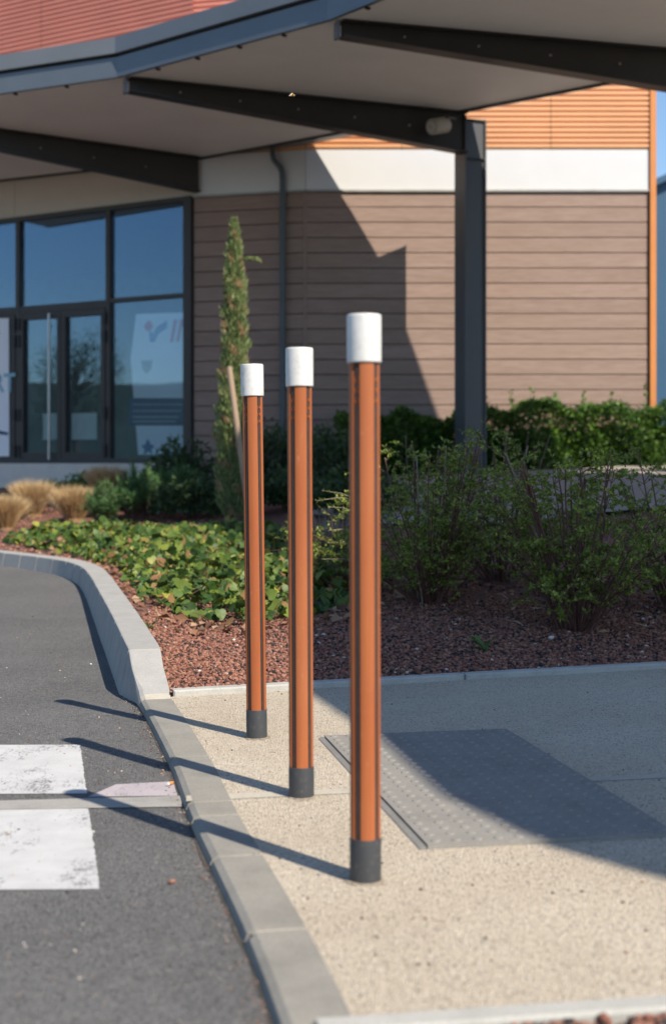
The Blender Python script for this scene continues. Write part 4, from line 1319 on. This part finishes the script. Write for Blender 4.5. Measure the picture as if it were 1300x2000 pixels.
# ------------------------------------------------------------------ twiggy shrubs
def twig_shrub(base, h, spread, nstem, nleaf, label, cut=0.5, seed=1):
    rnd = random.Random(seed)
    root = empty('twiggy_shrub', base, label=label, cat='shrub', group='twiggy shrubs in the planting bed')
    twigs = MB(); lc = []; ld = []
    for s_ in range(nstem):
        ang = rnd.uniform(0, 2*math.pi)
        rr = spread*math.sqrt(rnd.uniform(0.0, 1.0))
        b0 = base + Vector((math.cos(ang), math.sin(ang), 0))*rnd.uniform(0.0, 0.085) - Vector((0, 0, 0.02))
        is_cut = rnd.random() < cut
        if is_cut: rr *= 0.55
        hh = h*(rnd.uniform(0.82, 1.0) if is_cut else rnd.uniform(0.35, 1.0)*(1.0 - 0.35*(rr/spread)**2))
        tip = base + Vector((math.cos(ang)*rr, math.sin(ang)*rr, hh))
        mid = b0.lerp(tip, 0.5) + Vector((rnd.uniform(-.03, .03), rnd.uniform(-.03, .03), 0.10*rr/spread*h))
        pts = []
        for q in range(6):
            t_ = q/5
            p = (1-t_)**2*b0 + 2*t_*(1-t_)*mid + t_*t_*tip
            pts.append(p + Vector((rnd.uniform(-.008, .008), rnd.uniform(-.008, .008), 0)))
        r0 = rnd.uniform(0.0042, 0.0075)
        rads = [r0*(1-0.45*q/5) for q in range(6)] if is_cut else [r0*(1-0.78*q/5) for q in range(6)]
        st = MB().tube(pts, rads, 6).build('stem', M['stem'] if rnd.random() < 0.92 else M['stem_pale'], root, smooth=True, angle=60)
        if is_cut:
            e = pts[-1]; dv = (pts[-1]-pts[-2]).normalized()
            MB().tube([e-dv*0.003, e+dv*0.003], rads[-1]*1.08, 6).build('cut_end', M['stem_pale'], st)
        # side twigs
        for _ in range(rnd.randint(9, 14)):
            t_ = rnd.uniform(0.22, 0.99); q = min(4, int(t_*5)); p = pts[q].lerp(pts[q+1], t_*5-q)
            a2 = rnd.uniform(0, 2*math.pi)
            dirv = Vector((math.cos(a2), math.sin(a2), rnd.uniform(-0.25, 0.7))).normalized()
            ln = rnd.uniform(0.08, 0.26)*(1.1-0.4*t_)
            e = p + dirv*ln + Vector((0, 0, rnd.uniform(-.02, .05)))
            m_ = p.lerp(e, 0.5) + Vector((rnd.uniform(-.015, .015), rnd.uniform(-.015, .015), rnd.uniform(0, .02)))
            twigs.tube([p, m_, e], [0.0021, 0.0016, 0.0009], 4, cap=False)
            for w in range(rnd.randint(6, 10)):
                u_ = rnd.uniform(0.2, 1.0)
                c_ = (p.lerp(m_, u_*2) if u_ < .5 else m_.lerp(e, u_*2-1))
                for lf in range(rnd.randint(2, 4)):
                    lc.append(c_); ld.append((dirv*0.6 + Vector((rnd.gauss(0, 1), rnd.gauss(0, 1), rnd.gauss(0.35, 0.8)))).normalized())
    twigs.build('twigs', M['stem'], root, kind='stuff')
    n = len(lc)
    keep = RNG.permutation(n)[:nleaf]
    c_ = np.array([lc[i] for i in keep]) - np.array(base); d_ = np.array([ld[i] for i in keep])
    v, f, t = leaf_arrays(c_, d_, rand_dirs(len(c_), 0.8), RNG.uniform(0.014, 0.031, len(c_)), RNG.uniform(0.008, 0.015, len(c_)), np.clip(RNG.beta(2, 2, len(c_)), 0, 1))
    link('foliage', np_mesh('foliage', v, f, M['shrub'], t), root, kind='stuff')
    return root
def on_bed(x, y, dz=0.0): return Vector((x, y, bh(x, y)+dz))
twig_shrub(on_bed(1.17, 6.85), 0.88, 0.66, 54, 11500, 'large twiggy shrub with fresh green buds, rightmost with visible base on gravel', 0.4, 3)
twig_shrub(on_bed(0.50, 7.45), 0.88, 0.66, 52, 11500, 'twiggy budding shrub just right of the nearest bollard', 0.45, 8)
twig_shrub(on_bed(0.95, 8.1), 0.86, 0.66, 36, 7000, 'twiggy shrub behind and between the two front shrubs', 0.35, 15)
twig_shrub(on_bed(1.80, 7.4), 0.86, 0.64, 36, 7000, 'twiggy shrub cut off by the right edge of the picture', 0.4, 21)
twig_shrub(on_bed(0.06, 8.2), 0.62, 0.40, 20, 3600, 'low twiggy shrub partly hidden behind the nearest bollard', 0.1, 31)

# sunlit sprigs that reach out left of the nearest bollard
sp_ = MB(); lc = []; ld = []
sroot = P(700, 972, 7.3)
spr = empty('leafy_sprig', sroot, label='sunlit leafy twig ends reaching out left of the nearest bollard', cat='sprig')
for (px0, py0), (px1, py1) in (((700, 975), (618, 978)), ((704, 978), (628, 958)), ((700, 1002), (640, 990)), ((706, 1070), (636, 1060)), ((700, 1040), (640, 1036)), ((704, 1100), (628, 1092))):
    a_ = P(px0, py0, 7.32); e = P(px1, py1, 7.22)
    m_ = a_.lerp(e, 0.5)+Vector((0, 0, 0.012))
    MB().tube([P(716, py0+22, 7.4), a_, m_, e], [0.0028, 0.0024, 0.002, 0.001], 5).build('twig', M['stem_pale'], spr)
    for q in range(16):
        u_ = random.uniform(0.25, 1.0)
        lc.append(a_.lerp(e, u_)); ld.append((random.gauss(-0.5, .7), random.gauss(0, .6), random.gauss(0.5, .8)))
c_ = np.array(lc)-np.array(sroot)
v, f, t = leaf_arrays(c_, np.array(ld), rand_dirs(len(c_), 0.6), RNG.uniform(0.014, 0.026, len(c_)), 0.011, RNG.uniform(0.4, 1, len(c_)))
link('foliage', np_mesh('foliage', v, f, M['shrub'], t), spr, kind='stuff')

# ------------------------------------------------------------------ hedge by the wall
def leafy_volume(root, sampler, n, ln, wd, mat, up=0.3, out=0.5, name='foliage', tlo=0.0, thi=1.0):
    p, o = sampler(n)
    d = rand_dirs(n)*0.8 + o*out; d[:, 2] += up
    nr = rand_dirs(n, 0.6)
    v, f, t = leaf_arrays(p - np.array(ORIG[root.name]), d, nr, RNG.uniform(ln*0.6, ln*1.3, n), RNG.uniform(wd*0.7, wd*1.3, n), RNG.uniform(tlo, thi, n))
    return link(name, np_mesh(name, v, f, mat, t), root, kind='stuff')
def lumpy(cx, cy, seed):
    def fn(th, ph):
        return 1 + 0.16*np.sin(3*th+seed)+0.12*np.sin(5*th+2*ph*3+seed*2)+0.10*np.sin(7*ph+seed*3)
    return fn
def blob(center, rx, ry, rz, seed=0, shell=0.55):
    center = np.array(center)
    fn = lumpy(0, 0, seed)
    def s(n):
        d = rand_dirs(n); d[:, 2] = np.abs(d[:, 2])*1.0 - 0.15
        d = unit(d)
        th = np.arctan2(d[:, 1], d[:, 0]); ph_ = np.arcsin(np.clip(d[:, 2], -1, 1))
        r = fn(th, ph_)*(1-shell*RNG.uniform(0, 1, n)**2.0)
        p = center + d*np.array([rx, ry, rz])*r[:, None]
        return p, d
    return s
hb = Vector((2.6, 17.3, bh(2.6, 17.3)))
hedge = empty('hedge', hb, label='clipped green hedge along the foot of the board wall', cat='hedge')
def hedge_s(n):
    x = RNG.uniform(0.05, 6.6, n)
    top = 0.74 + 0.05*np.sin(x*3.1)+0.05*np.sin(x*7.7+1)+0.03*np.sin(x*17)
    top = np.where(x < 1.4, top-0.05, top)
    hh = RNG.uniform(0.02, 1, n)
    front = 16.98 + 0.06*np.sin(x*4.2+hh*3)+0.05*np.sin(x*11+hh*5)
    k = RNG.uniform(size=n)
    y = np.where(k < 0.6, front + RNG.exponential(0.07, n), RNG.uniform(17.0, 17.65, n))
    hh = np.where(k < 0.6, hh, 1-RNG.exponential(0.10, n))
    y = np.minimum(y, 17.70)
    z = bed_h(x, y) + top*np.clip(hh, 0, 1.1) + 0.02
    o = np.stack([np.zeros(n), -np.ones(n)*(k < 0.6), 0.8*(k >= 0.6)], 1)
    return np.stack([x, y, z], 1), o
leafy_volume(hedge, hedge_s, 26000, 0.075, 0.028, M['hedge'], 0.25, 0.5)
mb = MB()
for i in range(40):
    x_ = 0.2+i*0.16; p = on_bed(x_, 17.35)
    for q in range(2):
        mb.tube([p, p+Vector((random.uniform(-.1, .1), random.uniform(-.15, .15), 0.35)), p+Vector((random.uniform(-.15, .15), random.uniform(-.2, .2), 0.7))], [0.008, 0.006, 0.003], 5)
mb.build('branches', M['trunk'], hedge)
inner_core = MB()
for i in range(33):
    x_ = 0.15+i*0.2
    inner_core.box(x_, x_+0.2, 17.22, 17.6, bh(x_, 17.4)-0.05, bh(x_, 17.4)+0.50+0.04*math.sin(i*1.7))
M['shade_core'] = plain('hedge_shade_fill', (0.018, 0.028, 0.010), 0.95, var=0.6, vscale=30)  # near-black colour stands in for the shade between the hedge leaves
inner_core.build('shade_fill', M['shade_core'], hedge)
# upright shoots above the hedge
sh_c = []; sh_d = []
for px_, tp_ in ((1140, 762), (1260, 752), (1000, 765), (950, 768), (1040, 760), (1195, 768), (1085, 768)):
    p = P(px_, 800, 17.3); q = P(px_+random.uniform(-6, 6), tp_, 17.3)
    for k in range(22):
        sh_c.append(p.lerp(q, random.random())); sh_d.append((random.gauss(0, .5), random.gauss(-.2, .5), random.uniform(.3, 1)))
v, f, t = leaf_arrays(np.array(sh_c)-np.array(hb), np.array(sh_d), rand_dirs(len(sh_c)), 0.06, 0.022, RNG.uniform(0.4, 1, len(sh_c)))
link('shoots', np_mesh('shoots', v, f, M['hedge'], t), hedge, kind='stuff')

# ------------------------------------------------------------------ dark bushes in the shade of the wall
def bush(x_, y_, rx, ry, h, n, ln, wd, mat, name, label, group, seed, up=0.2, cat='bush', tlo=0.0, thi=1.0):
    b0 = on_bed(x_, y_)
    r = empty(name, b0, label=label, cat=cat, group=group)
    leafy_volume(r, blob((x_, y_, b0.z+h*0.25), rx, ry, h*0.75, seed), n, ln, wd, mat, up, 0.7, tlo=tlo, thi=thi)
    mb = MB(); rnd = random.Random(seed)
    for _ in range(12):
        a_ = rnd.uniform(0, 6.28)
        mb.tube([b0-Vector((0, 0, .03)), b0+Vector((math.cos(a_)*rx*.35, math.sin(a_)*ry*.35, h*.4)), b0+Vector((math.cos(a_)*rx*.7, math.sin(a_)*ry*.7, h*rnd.uniform(.6, .9)))], [0.012, 0.008, 0.003], 5)
    mb.build('branches', M['trunk'], r)
    return r
GD = 'dark bushes in the shade by the wall'
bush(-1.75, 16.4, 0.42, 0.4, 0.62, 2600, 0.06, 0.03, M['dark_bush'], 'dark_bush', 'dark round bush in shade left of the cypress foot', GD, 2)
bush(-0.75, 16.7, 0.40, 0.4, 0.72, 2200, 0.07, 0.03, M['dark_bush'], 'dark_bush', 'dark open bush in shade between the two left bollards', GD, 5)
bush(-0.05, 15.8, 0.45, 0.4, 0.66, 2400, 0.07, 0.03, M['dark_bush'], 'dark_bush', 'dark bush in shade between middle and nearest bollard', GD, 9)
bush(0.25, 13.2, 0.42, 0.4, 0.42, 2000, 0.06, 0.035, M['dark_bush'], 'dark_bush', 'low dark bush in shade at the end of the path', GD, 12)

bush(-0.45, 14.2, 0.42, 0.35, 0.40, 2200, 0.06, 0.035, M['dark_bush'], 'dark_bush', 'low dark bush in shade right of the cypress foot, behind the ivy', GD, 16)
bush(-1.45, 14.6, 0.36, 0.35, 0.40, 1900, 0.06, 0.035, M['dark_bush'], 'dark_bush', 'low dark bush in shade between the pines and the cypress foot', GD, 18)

# ------------------------------------------------------------------ low pines
GP = 'low green pines beside the ivy'
def pine(x_, y_, rx, h, n, label, seed):
    b0 = on_bed(x_, y_)
    r = empty('low_pine', b0, label=label, cat='pine', group=GP)
    rnd = random.Random(seed)
    cs, ds, ts2 = [], [], []
    mb = MB()
    for _ in range(46):
        a_ = rnd.uniform(0, 6.28); rr = rx*math.sqrt(rnd.random()); hh = h*(1-0.55*(rr/rx)**2)*rnd.uniform(0.7, 1.05)
        tip = Vector((math.cos(a_)*rr, math.sin(a_)*rr, hh)); basep = Vector((math.cos(a_)*rr*.3, math.sin(a_)*rr*.3, hh*.15))
        mb.tube([b0+basep, b0+tip], [0.01, 0.005], 5)
        bt = rnd.random()
        for q in range(n//46):
            t_ = rnd.uniform(0.35, 1.0)
            cs.append(basep.lerp(tip, t_))
            ax_ = (tip-basep).normalized()
            ds.append(ax_*0.9 + Vector((rnd.gauss(0, .7), rnd.gauss(0, .7), rnd.gauss(0, .7))))
            ts2.append(min(1, max(0, 0.3*bt+0.5*t_*rnd.random()+0.15)))
    mb.build('branches', M['trunk'], r)
    v, f, t = leaf_arrays(np.array(cs), np.array(ds), rand_dirs(len(cs)), RNG.uniform(0.06, 0.11, len(cs)), 0.007, np.array(ts2))
    link('needles', np_mesh('needles', v, f, M['needle'], t), r, kind='stuff')
pine(-2.02, 14.9, 0.36, 0.56, 5200, 'bright green low pine right of the straw grass clumps', 4)
pine(-2.36, 14.7, 0.20, 0.44, 2600, 'small green pine pressed against the middle straw grass clump', 6)
pine(-1.70, 15.5, 0.30, 0.52, 3600, 'darker low pine behind the bright green pine', 14)

# ------------------------------------------------------------------ dry grass clumps
def grass(x_, y_, r_, h, n, label, mat='straw', name='straw_grass', group='dry grass clumps in the left bed', cat='grass clump'):
    b0 = on_bed(x_, y_)
    root = empty(name, b0, label=label, cat=cat, group=group)
    a_ = RNG.uniform(0, 2*math.pi, n); rr = np.sqrt(RNG.uniform(0, 1, n))
    cpos = np.stack([np.cos(a_)*rr*r_*0.35, np.sin(a_)*rr*r_*0.35, np.zeros(n)], 1)
    lean = np.stack([np.cos(a_)*rr*0.42, np.sin(a_)*rr*0.42, np.full(n, 1.0)], 1) + RNG.normal(size=(n, 3))*0.10
    d1 = unit(lean); L1 = h*RNG.uniform(0.5, 0.75, n)
    v1, f1, t1 = leaf_arrays(cpos, d1, rand_dirs(n), L1*1.05, 0.006, RNG.uniform(0.0, 0.8, n), kite=0.9)
    c2 = cpos + d1*L1[:, None]*0.92
    d2 = unit(d1 + np.stack([np.cos(a_)*0.3*rr, np.sin(a_)*0.3*rr, np.full(n, -0.12)], 1))
    v2, f2, t2 = leaf_arrays(c2, d2, rand_dirs(n), h*RNG.uniform(0.3, 0.5, n), 0.005, RNG.uniform(0.3, 1, n), kite=0.2)
    v, f, t = merge([(v1, f1, t1), (v2, f2, t2)])
    link('blades', np_mesh('blades', v, f, M[mat], t), root, kind='stuff')
    mb = MB().lathe([(r_*0.42, -0.02), (r_*0.40, 0.03), (r_*0.2, 0.06), (0.0, 0.065)], 10, b0)
    mb.build('tuft_base', M['litter_base'], root)
M['litter_base'] = plain('matted_straw', (0.26, 0.16, 0.08), 0.9, var=0.4, vscale=50)
grass(-3.52, 15.3, 0.24, 0.38, 2300, 'dry straw grass clump at the left picture edge')
grass(-3.42, 16.2, 0.24, 0.42, 1900, 'dry straw grass clump just behind the leftmost one')
grass(-2.78, 15.3, 0.26, 0.38, 2300, 'broad dry straw grass clump left of the green pines')
grass(-2.62, 16.5, 0.20, 0.42, 1500, 'small dry straw grass clump behind the green pines')
grass(-0.05, 9.6, 0.22, 0.40, 500, 'grey dry stalks in shade behind the middle bollard', 'greytwig', 'dry_stalks', None, 'stalks')
for i, (x_, y_) in enumerate(((-3.3, 17.0), (-2.9, 17.2))):
    bush(x_, y_, 0.30, 0.2, 0.26, 700, 0.05, 0.03, M['weed'], 'low_herb', ['green low herb under the door poster', 'green low herb below the door handle'][i], 'low herbs below the sill', 40+i, 0.5, 'herb')
bush(-3.1, 16.3, 0.5, 0.3, 0.22, 900, 0.07, 0.006, M['greytwig'], 'grey_twigs', 'low grey leafless twigs between the straw grass and sill', None, 51, 0.4, 'twigs')

# ------------------------------------------------------------------ cypress with stake
cyb = on_bed(-0.95, 13.5)
cyp = empty('cypress_tree', cyb, label='slim columnar cypress with browned tips against the board wall', cat='tree')
Htop = P(455, 425, 13.5).z - cyb.z
def cx_at(t_): return np.interp(t_, [0, 0.3, 0.6, 1.0], [0.0, -0.02, 0.02, 0.012])
def rad_at(t_): return np.interp(t_, [0, 0.08, 0.3, 0.55, 0.78, 0.92, 1.0], [0.10, 0.13, 0.135, 0.115, 0.095, 0.05, 0.008])
MB().tube([cyb-Vector((0, 0, .05)), cyb+Vector((0, 0, 1.0)), cyb+Vector((0.01, 0, Htop*0.97))], [0.028, 0.02, 0.004], 8).build('trunk', M['trunk'], cyp, smooth=True)
n_ = 19000
t_ = RNG.uniform(0.02, 1.0, n_)**0.9
a_ = RNG.uniform(0, 2*math.pi, n_)
lump = 1.06 + 0.12*np.sin(a_*3+t_*34)+0.10*np.sin(a_*2-t_*61)+0.06*np.sin(t_*120)
rr = rad_at(t_)*np.sqrt(RNG.uniform(0.05, 1, n_))*lump
cpos = np.stack([cx_at(t_)+np.cos(a_)*rr, np.sin(a_)*rr, t_*Htop*0.985], 1)
d = np.stack([np.cos(a_)*0.38, np.sin(a_)*0.38, np.full(n_, 1.0)], 1) + RNG.normal(size=(n_, 3))*0.22
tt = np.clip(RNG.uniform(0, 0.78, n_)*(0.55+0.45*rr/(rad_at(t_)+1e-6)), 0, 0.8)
br = (np.sin(a_*4+t_*47)+np.sin(t_*83+a_)+RNG.normal(size=n_)*0.5) > 1.35
tt[br] = RNG.uniform(0.84, 1, br.sum())
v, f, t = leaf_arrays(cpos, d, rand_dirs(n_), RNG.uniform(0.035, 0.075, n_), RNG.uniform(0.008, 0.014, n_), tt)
# side sprig
n2 = 260
u_ = RNG.uniform(0, 1, n2)
bz = P(470, 505, 13.5).z - cyb.z
sx = 0.06 + u_*0.20; sz_ = bz - 0.02 + 0.045*np.sin(u_*2.6) - 0.03*u_
c2 = np.stack([sx, RNG.normal(size=n2)*0.012, sz_+RNG.normal(size=n2)*0.006], 1)
d2 = np.stack([np.full(n2, 1.0), RNG.normal(size=n2)*0.6, RNG.normal(size=n2)*0.5-0.2], 1)
p2 = leaf_arrays(c2, d2, rand_dirs(n2), RNG.uniform(0.02, 0.045, n2), 0.009, RNG.uniform(0.3, 0.8, n2))
v, f, t = merge([(v, f, t), p2])
link('crown', np_mesh('crown', v, f, M['cypress'], t), cyp, kind='stuff')
stk = MB()
sa, sb = P(447, 716, 13.2), P(492, 1000, 13.2)
sb.z = bh(sb.x, sb.y)-0.05
stk.tube([sb, sa.lerp(sb, 0.05), sa], [0.029, 0.029, 0.026], 12)
so = stk.build('wooden_stake', M['stake'], smooth=True, angle=40)
tag(so, 'pale leaning wooden stake tied beside the cypress', 'stake')

# ------------------------------------------------------------------ tree across the car park (shows in the door glass)
tb = Vector((-26.5, 12.6, ROAD_Z))
ptree = empty('parking_tree', tb, label='small bare-twigged tree mirrored in the glass door', cat='tree')
mb = MB().tube([tb-Vector((0, 0, .1)), tb+Vector((0.05, 0, 1.2)), tb+Vector((0, 0.1, 2.6)), tb+Vector((0.05, 0, 4.0))], [0.12, 0.10, 0.07, 0.02], 8)
rt = random.Random(5); tips = []
for _ in range(60):
    z0_ = rt.uniform(1.2, 3.6); a_ = rt.uniform(0, 6.28); e = tb+Vector((math.cos(a_)*rt.uniform(.5, 1.3), math.sin(a_)*rt.uniform(.5, 1.3), z0_+rt.uniform(.3, 1.1)))
    mb.tube([tb+Vector((0, 0, z0_)), e], [0.03, 0.006], 5); tips.append(e)
mb.build('trunk', M['trunk'], ptree)
c_ = []
for e in tips:
    for _ in range(60): c_.append(e-tb+Vector((rt.gauss(0, .22), rt.gauss(0, .22), rt.gauss(0, .22))))
c_ = np.array(c_)
v, f, t = leaf_arrays(c_, rand_dirs(len(c_)), rand_dirs(len(c_)), 0.09, 0.05, RNG.uniform(0, 1, len(c_)))
link('crown', np_mesh('crown', v, f, M['dark_bush'], t), ptree, kind='stuff')

# ------------------------------------------------------------------ weeds
def dandelion(px, py, yy, size, n, label):
    p = G(px, py, bh(*(G(px, py, 0.05).xy)))
    p.z = bh(p.x, p.y)
    r = empty('weed', p, label=label, cat='weed', group='weeds in the gravel')
    for k in range(n):
        a_ = random.uniform(0, 6.28); tilt = random.uniform(0.5, 1.4)
        ln = size*random.uniform(0.55, 1.05)
        vs, fs = [], []
        m = 8
        dirh = Vector((math.cos(a_), math.sin(a_)*0.6, 0)); side = Vector((-math.sin(a_), math.cos(a_), 0))
        for q in range(m+1):
            u_ = q/m
            c = p + dirh*ln*0.55*u_ + Vector((0, 0, ln*(tilt*u_ - 0.55*u_*u_)))
            w = ln*0.17*(0.35+u_)*(1.0 if q % 2 else 0.45)*(1 if q < m else 0.02)
            vs += [c+side*w+Vector((0, 0, w*.3)), c, c-side*w+Vector((0, 0, w*.3))]
        for q in range(m):
            for j in range(2):
                fs.append((q*3+j, q*3+j+1, q*3+j+4, q*3+j+3))
        v = np.array([tuple(x_-p) for x_ in vs])
        link('leaf', np_mesh('leaf', v, np.array(fs), M['weed'], np.full(len(v), random.random()), smooth=True), r)
dandelion(947, 1276, 0, 0.13, 7, 'small jagged-leaved weed in the shaded gravel')
dandelion(292, 1222, 0, 0.075, 10, 'green weed tuft between raised kerb and gravel')
dandelion(332, 1292, 0, 0.03, 8, 'tiny weed tuft by the ramped kerb stone')
dandelion(240, 1168, 0, 0.05, 8, 'small green weed at the kerb bend')

# ------------------------------------------------------------------ bee in flight
bp = P(571, 186, 4.7)
bee = empty('bee', bp, label='tiny bee flying in front of the canopy beam', cat='bee')
M['bee_dark'] = plain('bee_black', (0.02, 0.014, 0.01), 0.6)
M['bee_gold'] = plain('bee_gold', (0.62, 0.33, 0.06), 0.7)
mw, nt, bb = new_mat('bee_wing'); bb.inputs['Base Color'].default_value = (0.75, 0.72, 0.68, 1); bb.inputs['Roughness'].default_value = 0.3; bb.inputs['Alpha'].default_value = 0.75
body = MB(); 
bax = Vector((1, 0.25, -0.05)).normalized()
def seg(t0, t1, r0, r1, mat, nm):
    mid = (t0+t1)/2
    MB().tube([bp+bax*t0, bp+bax*(t0*.7+t1*.3), bp+bax*(t0*.3+t1*.7), bp+bax*t1], [r0*.6, r0, r1, r1*.6], 12).build(nm, mat, bee, smooth=True)
seg(-0.012, -0.007, 0.0030, 0.0032, M['bee_dark'], 'head')
seg(-0.008, -0.001, 0.0042, 0.0044, M['bee_gold'], 'thorax')
seg(-0.002, 0.0025, 0.0044, 0.0046, M['bee_dark'], 'stripe')
seg(0.002, 0.006, 0.0046, 0.0042, M['bee_gold'], 'stripe')
seg(0.0055, 0.012, 0.0040, 0.0018, M['bee_dark'], 'abdomen')
for sg in (-1, 1):
    w0 = bp + bax*-0.003 + Vector((0, sg*0.002, 0.003))
    wd_ = Vector((0.35*sg-0.3, sg*0.8, -0.75 if sg < 0 else 0.5)).normalized(); wc = Vector((1, 0, 0.2)).normalized()
    MB().add([w0, w0+wd_*0.006-wc*0.003, w0+wd_*0.013-wc*0.002, w0+wd_*0.014+wc*0.002, w0+wd_*0.008+wc*0.004], [(0, 1, 2, 3, 4)]).build('wing', mw, bee)
